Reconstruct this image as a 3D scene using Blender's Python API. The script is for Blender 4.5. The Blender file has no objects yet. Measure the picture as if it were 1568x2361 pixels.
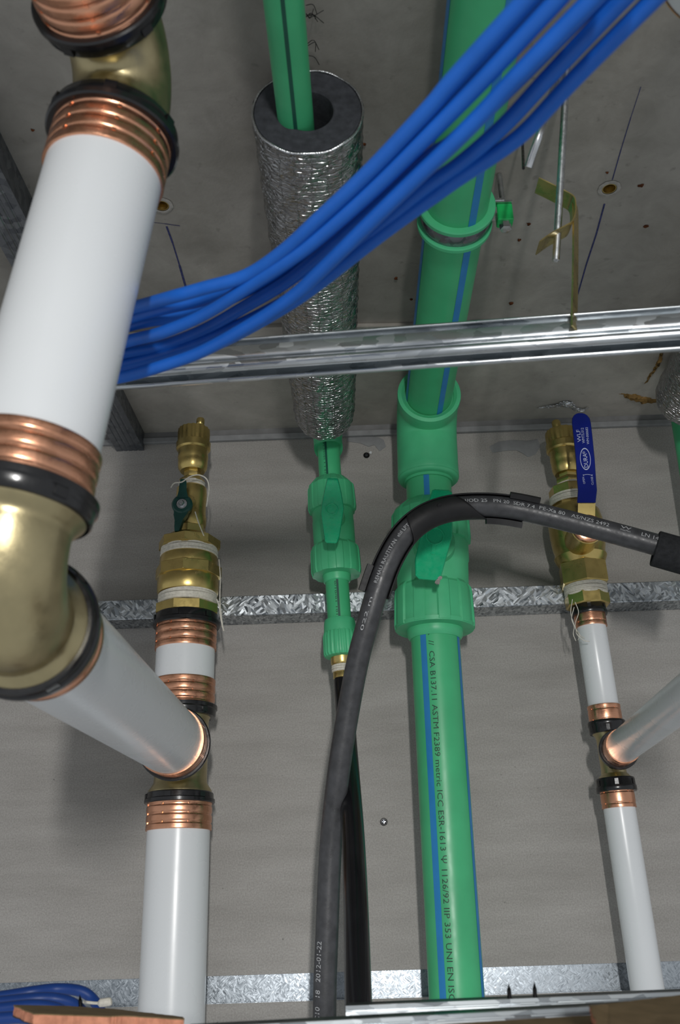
import bpy, math, random
import numpy as np
from mathutils import Vector, Matrix
random.seed(7)
PI = math.pi
# ------------------------------------------------------------------ camera
W, HH, F = 1568.0, 2361.0, 2250.0
CU, CV = W/2, HH/2
H = 2.40                                   # camera height above the floor
def _n(v): v = np.array(v, float); return v/np.linalg.norm(v)
Yc = _n((832-CU, 2135-CV, F))              # direction into the wall, in camera axes
Uc = np.array((610-CU, -4120-CV, F)); Uc = _n(Uc - Yc*Uc.dot(Yc))   # plumb direction
Xc = np.cross(Yc, Uc)
R3 = np.array([Xc, Yc, Uc])                # camera (right, down, forward) -> world
CAM = np.array((0, 0, H))
cd = bpy.data.cameras.new('camera'); cam = bpy.data.objects.new('camera', cd)
bpy.context.scene.collection.objects.link(cam)
cd.sensor_fit = 'VERTICAL'; cd.sensor_height = 24.0; cd.lens = F/HH*24.0
cd.clip_start = 0.02; cd.clip_end = 50
M = Matrix.Identity(4)
for i in range(3):
    M[i][0] = R3[i][0]; M[i][1] = -R3[i][1]; M[i][2] = -R3[i][2]; M[i][3] = CAM[i]
cam.matrix_world = M
cd.dof.use_dof = True; cd.dof.focus_distance = 1.25; cd.dof.aperture_fstop = 7.2
S = bpy.context.scene; S.camera = cam
# ------------------------------------------------------------------ world, lamps, exposure
wd = bpy.data.worlds.new('void_light'); S.world = wd; wd.use_nodes = True
wd.node_tree.nodes['Background'].inputs[0].default_value = (0.92, 0.96, 1.0, 1)
wd.node_tree.nodes['Background'].inputs[1].default_value = 0.45
ld = bpy.data.lights.new('inspection_lamp', 'AREA'); lamp = bpy.data.objects.new('inspection_lamp', ld)   # upright strip work lamp
S.collection.objects.link(lamp)
ld.shape = 'RECTANGLE'; ld.size = 0.055; ld.size_y = 0.24; ld.spread = math.radians(66)
ld.energy = 3.3; ld.color = (1.0, 0.985, 0.96)
lamp.location = (0.14, -1.26, H+0.18)
lamp.rotation_euler = (Vector((-0.03, 1.3, H+0.0))-lamp.location).to_track_quat('-Z', 'Y').to_euler()
S.view_settings.view_transform = 'Standard'; S.view_settings.look = 'None'
S.view_settings.gamma = 1; S.view_settings.use_curve_mapping = False
S.view_settings.exposure = 0.0
# ------------------------------------------------------------------ pixel <-> place helpers
WALL, CEIL = 1.333, 0.715                  # wall distance, slab height above the camera
def ray(u, v): return R3 @ np.array(((u-CU)/F, (v-CV)/F, 1.0))
def P(u, v, Y): d = ray(u, v); return CAM + d*(Y/d[1])
def Q(u, v, z): d = ray(u, v); return CAM + d*(z/d[2])
def depth(p): return float((np.array(p)-CAM) @ R3[:, 2])
def px(p): return depth(p)/F               # metres per pixel at p
def unit(v): v = np.array(v, float); return v/np.linalg.norm(v)
class Frame:
    """o + x*e1 + y*e2 + z*e3: e3 along the axis, e2 towards the viewer side, e1 right."""
    def __init__(s, o, z, hint=(0, -1, 0)):
        s.o = np.array(o, float); s.e3 = unit(z); h = np.array(hint, float)
        s.e2 = unit(h - s.e3*h.dot(s.e3)); s.e1 = np.cross(s.e3, s.e2)
    def pt(s, x, y, z): return s.o + s.e1*x + s.e2*y + s.e3*z
    def cyl(s, r, a, t): return s.o + s.e1*(r*math.cos(a)) + s.e2*(r*math.sin(a)) + s.e3*t
class Axis(Frame):
    """straight run between two pixels on the plane Y; rows of the picture give stations."""
    def __init__(s, a, b, Y, Yb=None):
        s.A = P(a[0], a[1], Y); s.B = P(b[0], b[1], Y if Yb is None else Yb)
        super().__init__(s.A, s.B-s.A)
    def t(s, v):
        n = R3 @ np.array((0, 1.0, -(v-CV)/F)); a = s.A-CAM; d = s.e3
        return -n.dot(a)/n.dot(d)
    def at(s, v): return s.pt(0, 0, s.t(v))
    def m(s, v): return px(s.at(v))
    def rows(s, prof): return [(s.t(v), hw*s.m(v)) for v, hw in prof]
# ------------------------------------------------------------------ mesh builder
class MB:
    def __init__(s): s.v = []; s.f = []; s.uv = None
    def add(s, vs, fs):
        k = len(s.v); s.v += [np.array(p, float) for p in vs]; s.f += [tuple(i+k for i in f) for f in fs]
    def lathe(s, fr, prof, seg=48, cap0=True, cap1=True, flute=None, rot=0.0, uv=False):
        vs, fs = [], []
        for t, r in prof:
            for i in range(seg):
                rr = r
                if flute and (i//flute[1]) % 2: rr = r*(1-flute[0])
                vs.append(fr.cyl(rr, rot+2*PI*i/seg, t))
        for j in range(len(prof)-1):
            for i in range(seg):
                a, b = j*seg+i, j*seg+(i+1) % seg
                fs.append((a, b, b+seg, a+seg))
        if cap0: fs.append(tuple(range(seg-1, -1, -1)))
        if cap1: fs.append(tuple(range((len(prof)-1)*seg, len(prof)*seg)))
        s.add(vs, fs); return s
    def patch(s, fr, r, a0, a1, t0, t1, n=6, m=1):
        vs = [fr.cyl(r, a0+(a1-a0)*i/n, t0+(t1-t0)*j/m) for j in range(m+1) for i in range(n+1)]
        fs = [(j*(n+1)+i, j*(n+1)+i+1, (j+1)*(n+1)+i+1, (j+1)*(n+1)+i) for j in range(m) for i in range(n)]
        s.add(vs, fs); return s
    def tube(s, pts, rad, seg=16, cap=True, closed=False):
        pts = [np.array(p, float) for p in pts]; n = len(pts)
        rad = [rad]*n if np.isscalar(rad) else rad
        T = [unit(pts[min(i+1, n-1)]-pts[max(i-1, 0)]) for i in range(n)]
        h = np.array((0, 0, 1.0)) if abs(T[0][2]) < .8 else np.array((0, 1.0, 0))
        e = unit(h - T[0]*h.dot(T[0])); vs = []
        for i in range(n):
            e = unit(e - T[i]*e.dot(T[i])); g = np.cross(T[i], e)
            for k in range(seg):
                a = 2*PI*k/seg; vs.append(pts[i]+(e*math.cos(a)+g*math.sin(a))*rad[i])
        fs = []
        for i in range(n-1):
            for k in range(seg):
                a, b = i*seg+k, i*seg+(k+1) % seg; fs.append((a, b, b+seg, a+seg))
        if cap: fs.append(tuple(range(seg-1, -1, -1))); fs.append(tuple(range((n-1)*seg, n*seg)))
        s.add(vs, fs); return s
    def loft(s, rings, cap=True):
        k = len(rings[0]); vs = [p for r in rings for p in r]; fs = []
        for j in range(len(rings)-1):
            for i in range(k):
                a, b = j*k+i, j*k+(i+1) % k; fs.append((a, b, b+k, a+k))
        if cap: fs.append(tuple(range(k-1, -1, -1))); fs.append(tuple(range((len(rings)-1)*k, len(rings)*k)))
        s.add(vs, fs); return s
    def box(s, fr, x0, x1, y0, y1, z0, z1, c=0.0):
        if c <= 0:
            s.loft([[fr.pt(*q) for q in ((x0, y0, z), (x1, y0, z), (x1, y1, z), (x0, y1, z))] for z in (z0, z1)])
        else:
            def ring(z, i): return [fr.pt(*q) for q in (
                (x0+i+c, y0+i, z), (x1-i-c, y0+i, z), (x1-i, y0+i+c, z), (x1-i, y1-i-c, z),
                (x1-i-c, y1-i, z), (x0+i+c, y1-i, z), (x0+i, y1-i-c, z), (x0+i, y0+i+c, z))]
            s.loft([ring(z0, c*.8), ring(z0+c, 0), ring(z1-c, 0), ring(z1, c*.8)])
        return s
    def build(s, name, mat, parent=None, angle=35, smooth=True):
        org = np.array(parent['_o'], float) if parent is not None else np.array(s.v).mean(0)
        me = bpy.data.meshes.new(name)
        me.from_pydata([tuple(p-org) for p in s.v], [], s.f); me.update()
        if smooth:
            me.polygons.foreach_set('use_smooth', [True]*len(me.polygons)); me.set_sharp_from_angle(angle=math.radians(angle))
        fixn(me)
        me.materials.append(mat)
        o = bpy.data.objects.new(name, me); S.collection.objects.link(o)
        if parent is not None:
            while '_w' in parent and parent['_w']: parent = parent
            o.parent = parent; o['_o'] = parent['_o']
        else: o.location = org; o['_o'] = list(org)
        return o
import bmesh
def fixn(me):
    bm = bmesh.new(); bm.from_mesh(me); bmesh.ops.recalc_face_normals(bm, faces=bm.faces); bm.to_mesh(me); bm.free()
def thing(name, label, cat, loc, group=None):
    o = bpy.data.objects.new(name, None); S.collection.objects.link(o)
    o.empty_display_size = .02; o.location = tuple(loc); o['_o'] = [float(x) for x in loc]
    return tag(o, label, cat, group)
def tag(o, label, cat, group=None):
    o['label'] = label; o['category'] = cat
    if group: o['group'] = group
    return o
def struct(o): o['kind'] = 'structure'; return o
def band(t0, t1, r, c=.0015): 
    s = 1 if t1 > t0 else -1
    return [(t0, r-c), (t0+s*c, r), (t1-s*c, r), (t1, r-c)]
def spline(pts, n=12):
    p = [np.array(q, float) for q in pts]; p = [2*p[0]-p[1]]+p+[2*p[-1]-p[-2]]; out = []
    for i in range(1, len(p)-2):
        for k in range(n):
            t = k/n; a, b, c, d = p[i-1:i+3]
            out.append(.5*((2*b)+(c-a)*t+(2*a-5*b+4*c-d)*t*t+(3*b-a-3*c+d)*t**3))
    out.append(p[-2]); return out
# ------------------------------------------------------------------ materials
def mat(name, col, rough=.5, metal=0.0, spec=.5, coat=0.0, setup=None):
    m = bpy.data.materials.new(name); m.use_nodes = True; nt = m.node_tree; b = nt.nodes['Principled BSDF']
    b.inputs['Base Color'].default_value = (*col, 1); b.inputs['Roughness'].default_value = rough
    b.inputs['Metallic'].default_value = metal; b.inputs['Specular IOR Level'].default_value = spec
    if coat: b.inputs['Coat Weight'].default_value = coat; b.inputs['Coat Roughness'].default_value = .12
    if setup: setup(nt, b)
    return m
def N(nt, t, **kw):
    n = nt.nodes.new(t)
    for k, v in kw.items():
        if k.startswith('i_'): n.inputs[k[2:].replace('_', ' ')].default_value = v
        else: setattr(n, k, v)
    return n
def coords(nt, scale=(1, 1, 1), kind='Object'):
    tc = N(nt, 'ShaderNodeTexCoord'); mp = N(nt, 'ShaderNodeMapping'); mp.inputs['Scale'].default_value = scale
    nt.links.new(tc.outputs[kind], mp.inputs[0]); return mp.outputs[0]
def noise(nt, vec, scale, detail=4, rough=.55, dist=0):
    n = N(nt, 'ShaderNodeTexNoise'); n.inputs['Scale'].default_value = scale; n.inputs['Detail'].default_value = detail
    n.inputs['Roughness'].default_value = rough; n.inputs['Distortion'].default_value = dist
    nt.links.new(vec, n.inputs['Vector']); return n.outputs['Fac']
def ramp(nt, fac, stops):
    r = N(nt, 'ShaderNodeValToRGB'); e = r.color_ramp.elements
    while len(e) < len(stops): e.new(.5)
    for k, (p, c) in enumerate(stops):
        e[k].position = p; e[k].color = (*c, 1) if len(c) == 3 else c
    nt.links.new(fac, r.inputs[0]); return r.outputs[0]
def bump(nt, b, h, strength=.3, dist=.001, prev=None):
    n = N(nt, 'ShaderNodeBump'); n.inputs['Strength'].default_value = strength; n.inputs['Distance'].default_value = dist
    nt.links.new(h, n.inputs['Height'])
    if prev: nt.links.new(prev, n.inputs['Normal'])
    nt.links.new(n.outputs[0], b.inputs['Normal']); return n.outputs[0]
def mixc(nt, fac, a, b, mode='MIX'):
    m = N(nt, 'ShaderNodeMix', data_type='RGBA', blend_type=mode)
    for k, x in ((0, fac), (6, a), (7, b)):
        if isinstance(x, (int, float)): m.inputs[k].default_value = x
        elif isinstance(x, tuple): m.inputs[k].default_value = (*x, 1)
        else: nt.links.new(x, m.inputs[k])
    return m.outputs[2]
def g3(x): return (x, x, x)
def simple(var=.12, sc=60, bstr=.08, rv=.1):
    def f(nt, b):
        v = coords(nt); n = noise(nt, v, sc, 4); c = b.inputs['Base Color'].default_value[:3]
        lo = tuple(x*(1-var) for x in c); hi = tuple(min(1, x*(1+var)) for x in c)
        nt.links.new(ramp(nt, n, [(.3, lo), (.7, hi)]), b.inputs['Base Color'])
        r = b.inputs['Roughness'].default_value
        nt.links.new(ramp(nt, noise(nt, v, sc*2.3, 3), [(.3, g3(max(.03, r-rv))), (.7, g3(min(1, r+rv)))]), b.inputs['Roughness'])
        if bstr: bump(nt, b, noise(nt, v, sc*8, 3), bstr, .0006)
    return f
def concrete(nt, b, k=1.0):
    v = coords(nt)
    big = ramp(nt, noise(nt, v, 5, 5, .6, .4), [(p, tuple(x*k for x in c)) for p, c in ((.3, (.245, .232, .206)), (.55, (.32, .304, .276)), (.75, (.38, .363, .333)))])
    spots = ramp(nt, noise(nt, v, 75, 3, .5), [(.66, g3(1)), (.76, g3(.78))])
    pale = ramp(nt, noise(nt, v, 14, 6, .7, 1.0), [(.62, g3(0)), (.82, g3(.4))])
    med = ramp(nt, noise(nt, v, 22, 6, .7, .6), [(.3, g3(.86)), (.7, g3(1.12))]); big = mixc(nt, 1.0, big, med, 'MULTIPLY')
    c = mixc(nt, 1.0, big, spots, 'MULTIPLY'); c = mixc(nt, pale, c, (.36, .35, .335))
    nt.links.new(c, b.inputs['Base Color'])
    h = noise(nt, v, 220, 5, .65); n1 = bump(nt, b, h, .25, .001)
    vo = N(nt, 'ShaderNodeTexVoronoi'); vo.inputs['Scale'].default_value = 55; nt.links.new(v, vo.inputs['Vector'])
    bump(nt, b, ramp(nt, vo.outputs['Distance'], [(.02, g3(0)), (.06, g3(1))]), .12, .0008, n1)
def board(nt, b):
    v = coords(nt); vs = coords(nt, (1, 1, 5))
    base = ramp(nt, noise(nt, vs, 6, 4, .6), [(.3, (.31, .297, .278)), (.7, (.385, .37, .35))])
    fib = ramp(nt, noise(nt, v, 500, 3, .6), [(.35, g3(.86)), (.65, g3(1.1))])
    sp = ramp(nt, noise(nt, v, 210, 2, .4), [(.74, g3(1)), (.80, g3(.5))])
    c = mixc(nt, 1.0, base, fib, 'MULTIPLY'); c = mixc(nt, 1.0, c, sp, 'MULTIPLY')
    nt.links.new(c, b.inputs['Base Color'])
    n1 = bump(nt, b, noise(nt, v, 420, 4, .6), .18, .0006)
    wv = coords(nt, (1, 1, 26)); bump(nt, b, noise(nt, wv, 2.2, 3, .5), .22, .0035, n1)
def galv(scale, lo, hi, stretch=(1, 1, 1), tilt=.3):
    def f(nt, b):
        v = coords(nt, stretch); d = N(nt, 'ShaderNodeTexNoise'); d.inputs['Scale'].default_value = scale*.8
        nt.links.new(v, d.inputs['Vector'])
        ad = N(nt, 'ShaderNodeMix', data_type='RGBA', blend_type='LINEAR_LIGHT'); ad.inputs[0].default_value = .55/scale
        nt.links.new(v, ad.inputs[6]); nt.links.new(d.outputs['Color'], ad.inputs[7])
        vo = N(nt, 'ShaderNodeTexVoronoi', feature='F1'); vo.inputs['Scale'].default_value = scale
        nt.links.new(ad.outputs[2], vo.inputs['Vector'])
        sp = N(nt, 'ShaderNodeSeparateColor'); nt.links.new(vo.outputs['Color'], sp.inputs[0])
        nt.links.new(ramp(nt, sp.outputs[0], [(0, lo), (1, hi)]), b.inputs['Base Color'])
        nt.links.new(ramp(nt, sp.outputs[1], [(0, g3(.22)), (1, g3(.42))]), b.inputs['Roughness'])
        gm = N(nt, 'ShaderNodeNewGeometry')
        sc = N(nt, 'ShaderNodeVectorMath', operation='SUBTRACT'); sc.inputs[1].default_value = (.5, .5, .5)
        nt.links.new(vo.outputs['Color'], sc.inputs[0])
        s2 = N(nt, 'ShaderNodeVectorMath', operation='SCALE'); s2.inputs['Scale'].default_value = tilt
        nt.links.new(sc.outputs[0], s2.inputs[0])
        a2 = N(nt, 'ShaderNodeVectorMath', operation='ADD'); nt.links.new(gm.outputs['Normal'], a2.inputs[0]); nt.links.new(s2.outputs[0], a2.inputs[1])
        no = N(nt, 'ShaderNodeVectorMath', operation='NORMALIZE'); nt.links.new(a2.outputs[0], no.inputs[0])
        nt.links.new(no.outputs[0], b.inputs['Normal'])
    return f
def spangle(scale, lo, hi, tilt):
    def f(nt, b):
        outs = []
        for ang, st in ((.7, (1, 1, 3.6)), (-.75, (1, 1, 3.8)), (1.9, (1, 1, 2.6))):
            tc = N(nt, 'ShaderNodeTexCoord'); mp = N(nt, 'ShaderNodeMapping', vector_type='POINT'); mp.inputs['Rotation'].default_value = (0, ang, 0)
            nt.links.new(tc.outputs['Object'], mp.inputs[0]); m2 = N(nt, 'ShaderNodeMapping'); m2.inputs['Scale'].default_value = st
            nt.links.new(mp.outputs[0], m2.inputs[0]); vo = N(nt, 'ShaderNodeTexVoronoi'); vo.inputs['Scale'].default_value = scale
            nt.links.new(m2.outputs[0], vo.inputs['Vector']); outs.append(vo.outputs['Color'])
        sel = N(nt, 'ShaderNodeTexVoronoi'); sel.inputs['Scale'].default_value = scale*.8; nt.links.new(coords(nt), sel.inputs['Vector'])
        ss = N(nt, 'ShaderNodeSeparateColor'); nt.links.new(sel.outputs['Color'], ss.inputs[0])
        c = mixc(nt, ramp(nt, ss.outputs[0], [(.36, g3(0)), (.37, g3(1))]), outs[0], outs[1])
        c = mixc(nt, ramp(nt, ss.outputs[0], [(.69, g3(0)), (.70, g3(1))]), c, outs[2])
        sp = N(nt, 'ShaderNodeSeparateColor'); nt.links.new(c, sp.inputs[0])
        nt.links.new(ramp(nt, sp.outputs[0], [(0, lo), (1, hi)]), b.inputs['Base Color'])
        nt.links.new(ramp(nt, sp.outputs[1], [(0, g3(.25)), (1, g3(.45))]), b.inputs['Roughness'])
        gm = N(nt, 'ShaderNodeNewGeometry'); sc = N(nt, 'ShaderNodeVectorMath', operation='SUBTRACT'); sc.inputs[1].default_value = (.5, .5, .5)
        nt.links.new(c, sc.inputs[0]); s2 = N(nt, 'ShaderNodeVectorMath', operation='SCALE'); s2.inputs['Scale'].default_value = tilt
        nt.links.new(sc.outputs[0], s2.inputs[0]); a2 = N(nt, 'ShaderNodeVectorMath', operation='ADD')
        nt.links.new(gm.outputs['Normal'], a2.inputs[0]); nt.links.new(s2.outputs[0], a2.inputs[1])
        no = N(nt, 'ShaderNodeVectorMath', operation='NORMALIZE'); nt.links.new(a2.outputs[0], no.inputs[0]); nt.links.new(no.outputs[0], b.inputs['Normal'])
    return f
def foil(nt, b):
    v = coords(nt, (1, 1, 1), 'UV'); vs = coords(nt, (1, 3.4, 1), 'UV')
    h1 = noise(nt, vs, 110, 4, .6, .8); n1 = bump(nt, b, h1, .35, .002)
    vo = N(nt, 'ShaderNodeTexVoronoi', feature='DISTANCE_TO_EDGE'); vo.inputs['Scale'].default_value = 120
    vsb = coords(nt, (.75, 1.5, 1), 'UV'); dn = N(nt, 'ShaderNodeTexNoise'); dn.inputs['Scale'].default_value = 60
    nt.links.new(vsb, dn.inputs['Vector']); nt.links.new(mixc(nt, .012, vsb, dn.outputs['Color'], 'LINEAR_LIGHT'), vo.inputs['Vector'])
    n2 = bump(nt, b, ramp(nt, vo.outputs['Distance'], [(0, g3(1)), (.10, g3(0))]), .45, .0012, n1)
    br = N(nt, 'ShaderNodeTexBrick'); br.offset = 0; br.inputs['Scale'].default_value = 1
    br.inputs['Brick Width'].default_value = .0125; br.inputs['Row Height'].default_value = .006; br.inputs['Mortar Size'].default_value = .0008
    br.inputs['Mortar Smooth'].default_value = .6; nt.links.new(mixc(nt, .0025, v, dn.outputs['Color'], 'LINEAR_LIGHT'), br.inputs['Vector'])
    bump(nt, b, br.outputs['Fac'], 1.0, .0026, n2)
def paper(nt, b):
    v = coords(nt, (1, 1, 1)); 
    nt.links.new(ramp(nt, noise(nt, v, 40, 5, .65), [(.3, (.17, .115, .055)), (.7, (.27, .19, .10))]), b.inputs['Base Color'])
    bump(nt, b, noise(nt, coords(nt, (1, 3, 1)), 260, 3), .4, .0008)
def copper_s(nt, b):
    v = coords(nt, (1, 1, 1))
    nt.links.new(ramp(nt, noise(nt, v, 45, 4, .6), [(.3, (.66, .32, .19)), (.7, (.80, .42, .27))]), b.inputs['Base Color'])
    nt.links.new(ramp(nt, noise(nt, v, 90, 4, .6), [(.3, g3(.20)), (.7, g3(.38))]), b.inputs['Roughness'])
    bump(nt, b, noise(nt, coords(nt, (1, 1, 6)), 120, 3), .15, .0006)
MAT = dict(
    white=mat('white_coating', (.70, .725, .74), .28, spec=.5, setup=simple(.012, 12, 0, .03)),
    copper=mat('copper', (.9, .5, .35), .28, 1.0, setup=copper_s),
    bronze=mat('cast_bronze', (.47, .40, .23), .36, 1.0, setup=simple(.12, 35, .2, .08)),
    brass=mat('brass', (.60, .46, .17), .30, .95, setup=simple(.07, 50, .05, .05)),
    black=mat('black_plastic', (.008, .008, .009), .22, spec=.6, setup=simple(.2, 60, .05, .06)),
    blackmatt=mat('matt_black_plastic', (.012, .012, .013), .5, spec=.35, setup=simple(.2, 60, .1, .06)),
    blackpipe=mat('black_pipe', (.045, .046, .050), .42, spec=.55, setup=simple(.3, 90, .15, .1)),
    blackgloss=mat('black_gloss_pipe', (.006, .006, .0075), .2, spec=.55, setup=simple(.2, 40, .03, .05)),
    rubber=mat('foam_rubber', (.022, .023, .025), .85, spec=.2, setup=simple(.3, 200, .4, .1)),
    foam=mat('grey_foam', (.045, .048, .055), .92, spec=.15, setup=simple(.25, 130, .6, .05)),
    green=mat('green_polypropylene', (.060, .43, .19), .36, spec=.45, setup=simple(.10, 14, .04, .08)),
    fitgreen=mat('green_fitting', (.072, .47, .22), .42, spec=.45, setup=simple(.08, 30, .05, .08)),
    handle=mat('bright_green_plastic', (.004, .41, .18), .30, spec=.5, setup=simple(.08, 60, .06, .08)),
    darkgreen=mat('dark_green_plastic', (.006, .055, .045), .35, spec=.5, setup=simple(.15, 60, .05, .08)),
    stripe=mat('blue_stripe', (.020, .21, .50), .38, setup=simple(.08, 30, .03, .06)),
    dstripe=mat('dark_green_stripe', (.008, .085, .055), .4, setup=simple(.1, 30, .03, .06)),
    ink=mat('dark_ink', (.012, .05, .03), .5, setup=simple(.3, 300, 0, .05)),
    wink=mat('pale_ink', (.42, .43, .44), .55, setup=simple(.3, 400, 0, .05)),
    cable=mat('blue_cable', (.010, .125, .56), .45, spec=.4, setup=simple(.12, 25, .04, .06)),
    lever=mat('blue_vinyl', (.005, .016, .21), .45, spec=.2, setup=simple(.08, 40, .03, .06)),
    lettering=mat('white_ink', (.55, .60, .80), .5, setup=simple(.1, 300, 0, .05)),
    thread=mat('white_thread', (.66, .63, .55), .8, spec=.2, setup=simple(.15, 300, .4, .05)),
    steel=mat('zinc_steel', (.62, .64, .66), .30, 1.0, setup=simple(.12, 90, .08, .08)),
    gold=mat('yellow_passivated_steel', (.60, .48, .20), .30, .95, setup=simple(.12, 40, .05, .08)),
    rail=mat('galvanised_rail', (.66, .69, .71), .3, 1.0, setup=galv(130, (.46, .495, .52), (.66, .69, .71), (.35, 1, 1), .05)),
    track=mat('galvanised_track', (.6, .63, .66), .4, 1.0, setup=spangle(120, (.18, .205, .23), (.66, .70, .73), .16)),
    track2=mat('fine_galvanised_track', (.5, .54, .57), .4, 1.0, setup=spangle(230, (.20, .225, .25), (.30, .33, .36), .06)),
    railb=mat('galvanised_dark_reflection', (.3, .32, .34), .3, 1.0, setup=galv(130, (.20, .22, .235), (.32, .345, .36), (.35, 1, 1), .04)),  # rail metal darkened, dark surroundings mirrored in it put into the base colour
    cableshade=mat('shaded_blue_cable', (.008, .045, .22), .45, spec=.4, setup=simple(.12, 25, .04, .06)),  # the blue cable again, with shade put into a darker base colour
    stud=mat('dull_galvanised', (.20, .22, .245), .5, .9, setup=galv(110, (.15, .165, .19), (.27, .29, .32))),
    concrete=mat('concrete', (.22, .21, .19), .9, spec=.2, setup=concrete),
    palecrete=mat('pale_concrete', (.3, .28, .25), .9, spec=.2, setup=lambda nt, b: concrete(nt, b, 1.3)),
    board=mat('plasterboard_paper', (.35, .33, .31), .88, spec=.25, setup=board),
    sealant=mat('grey_sealant', (.20, .20, .20), .75, spec=.25, setup=simple(.15, 40, .3, .08)),
    paleseal=mat('pale_grey_paint', (.255, .26, .265), .7, spec=.25, setup=simple(.12, 60, .3, .08)),
    foil=mat('foil', (.42, .425, .435), .16, 1.0, setup=foil),
    crumple=mat('crumpled_foil', (.62, .64, .66), .25, 1.0, setup=simple(.1, 90, .6, .1)),
    paper=mat('brown_paper', (.2, .14, .07), .85, spec=.2, setup=paper),
    core=mat('pink_gypsum', (.62, .27, .17), .95, spec=.1, setup=simple(.25, 120, 1.0, .03)),
    glue=mat('tan_adhesive', (.22, .13, .04), .7, spec=.3, setup=simple(.4, 60, .8, .1)),
    chalk=mat('blue_chalk', (.05, .055, .14), .95, spec=.1, setup=simple(.4, 200, 0, .03)),
    dark=mat('black_screw', (.012, .012, .013), .4, .6, setup=simple(.2, 100, .1, .1)),
    rust=mat('brown_speck', (.10, .035, .015), .9, spec=.1, setup=simple(.4, 200, .5, .05)),
    dust=mat('cement_dust', (.34, .325, .30), .95, spec=.1, setup=simple(.2, 150, .5, .03)),
    redpaint=mat('red_paint', (.30, .01, .015), .6, setup=simple(.2, 200, .1, .05)),
    limepaint=mat('bright_green_paint', (.01, .42, .10), .35, spec=.5, setup=simple(.2, 60, .2, .08)),
)
# ------------------------------------------------------------------ lettering
def text_verts(body, size):
    c = bpy.data.curves.new('lettering', 'FONT'); c.body = body; c.size = size; c.resolution_u = 2
    o = bpy.data.objects.new('lettering', c); S.collection.objects.link(o)
    me = o.to_mesh(); vs = [tuple(v.co) for v in me.vertices]; fs = [tuple(p.vertices) for p in me.polygons]
    o.to_mesh_clear(); bpy.data.objects.remove(o); bpy.data.curves.remove(c)
    return vs, fs
def place_text(body, size, fn, material, parent, sx=1.0, name='lettering'):
    vs, fs = text_verts(body, size)
    mb = MB(); mb.add([fn(v[0]*sx, v[1]) for v in vs], fs)
    me = mb.build(name, material, parent, smooth=False); return me
class Path:
    """a bent pipe: arc length -> point and frame"""
    def __init__(s, pts):
        s.p = [np.array(q, float) for q in pts]; s.s = [0]
        for a, b in zip(s.p, s.p[1:]): s.s.append(s.s[-1]+np.linalg.norm(b-a))
        s.L = s.s[-1]
    def at(s, t):
        t = min(max(t, 0), s.L); i = max(0, min(int(np.searchsorted(s.s, t))-1, len(s.p)-2))
        k = (t-s.s[i])/(s.s[i+1]-s.s[i]); p = s.p[i]*(1-k)+s.p[i+1]*k
        T = unit(s.p[min(i+2, len(s.p)-1)]-s.p[max(i-1, 0)])
        v = unit(CAM0-p); e2 = unit(v-T*v.dot(T)); e1 = np.cross(T, e2)
        return p, e1, e2, T
    def surf(s, t, a, r): p, e1, e2, T = s.at(t); return p+(e1*math.cos(a)+e2*math.sin(a))*r
CAM0 = np.array((0.0, 0.0, H))
# ================================================================== SETTING
wt = bpy.data.objects.new('wall_back', None); S.collection.objects.link(wt)
wt.location = (0, WALL, H); wt['_o'] = [0, WALL, H]; struct(wt)
WF = Frame((0, WALL, H), (0, 0, 1))         # x right, y towards the viewer, z up
def zrow(v, Y, u=CU): return P(u, v, Y)[2]-H
zT1, zT0 = zrow(1366, WALL-.045), zrow(1411, WALL-.045)
zL1, zL0 = zrow(2241, WALL), zrow(2303, WALL)
MB().box(WF, -1.4, 1.4, -.013, 0, zT1+.001, CEIL-.004).build('plasterboard', MAT['board'], wt, smooth=False)
MB().box(WF, -1.4, 1.4, -.013, 0, zL1, zT1-.004).build('plasterboard', MAT['board'], wt, smooth=False)
MB().box(WF, -1.4, 1.4, -.013, .004, -.8, zL0-.001).build('plasterboard', MAT['board'], wt, smooth=False)
cl = MB(); CF = Frame((0, 0, H), (0, 0, 1))
cl.box(CF, -1.6, 1.6, -WALL-.1, .5, CEIL, CEIL+.12)
ceiling = struct(cl.build('ceiling', MAT['concrete'], smooth=False))
for u_, v_ in ((1405, 435), (373, 474)):       # drilled holes for the two anchors
    c_ = Q(u_, v_, CEIL); cut = MB().lathe(Frame(c_, (0, 0, 1)), [(-.01, .0077), (.03, .0077)], 32).build('cutter', MAT['concrete'])
    md = ceiling.modifiers.new('hole', 'BOOLEAN'); md.operation = 'DIFFERENCE'; md.object = cut; md.solver = 'EXACT'
    bpy.context.view_layer.update(); dg = bpy.context.evaluated_depsgraph_get()
    nm = bpy.data.meshes.new_from_object(ceiling.evaluated_get(dg)); ceiling.modifiers.clear(); ceiling.data = nm
    bpy.data.objects.remove(cut)
zj = zrow(735, 0.98, 1100)
# shallow thickening of the slab next to the wall, with its formwork step
st = MB(); ys = Q(1250, 735, CEIL-.006)[1]
st.loft([[(x, ys+.006*math.sin(x*9)+random.uniform(-.001, .001), H+CEIL-.007), (x, WALL+.05, H+CEIL-.007), (x, WALL+.05, H+CEIL+.002), (x, ys+.004+.006*math.sin(x*9), H+CEIL+.002)] for x in np.linspace(-1.4, 1.4, 60)])
st.build('slab_band', MAT['palecrete'], ceiling, smooth=False)
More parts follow.
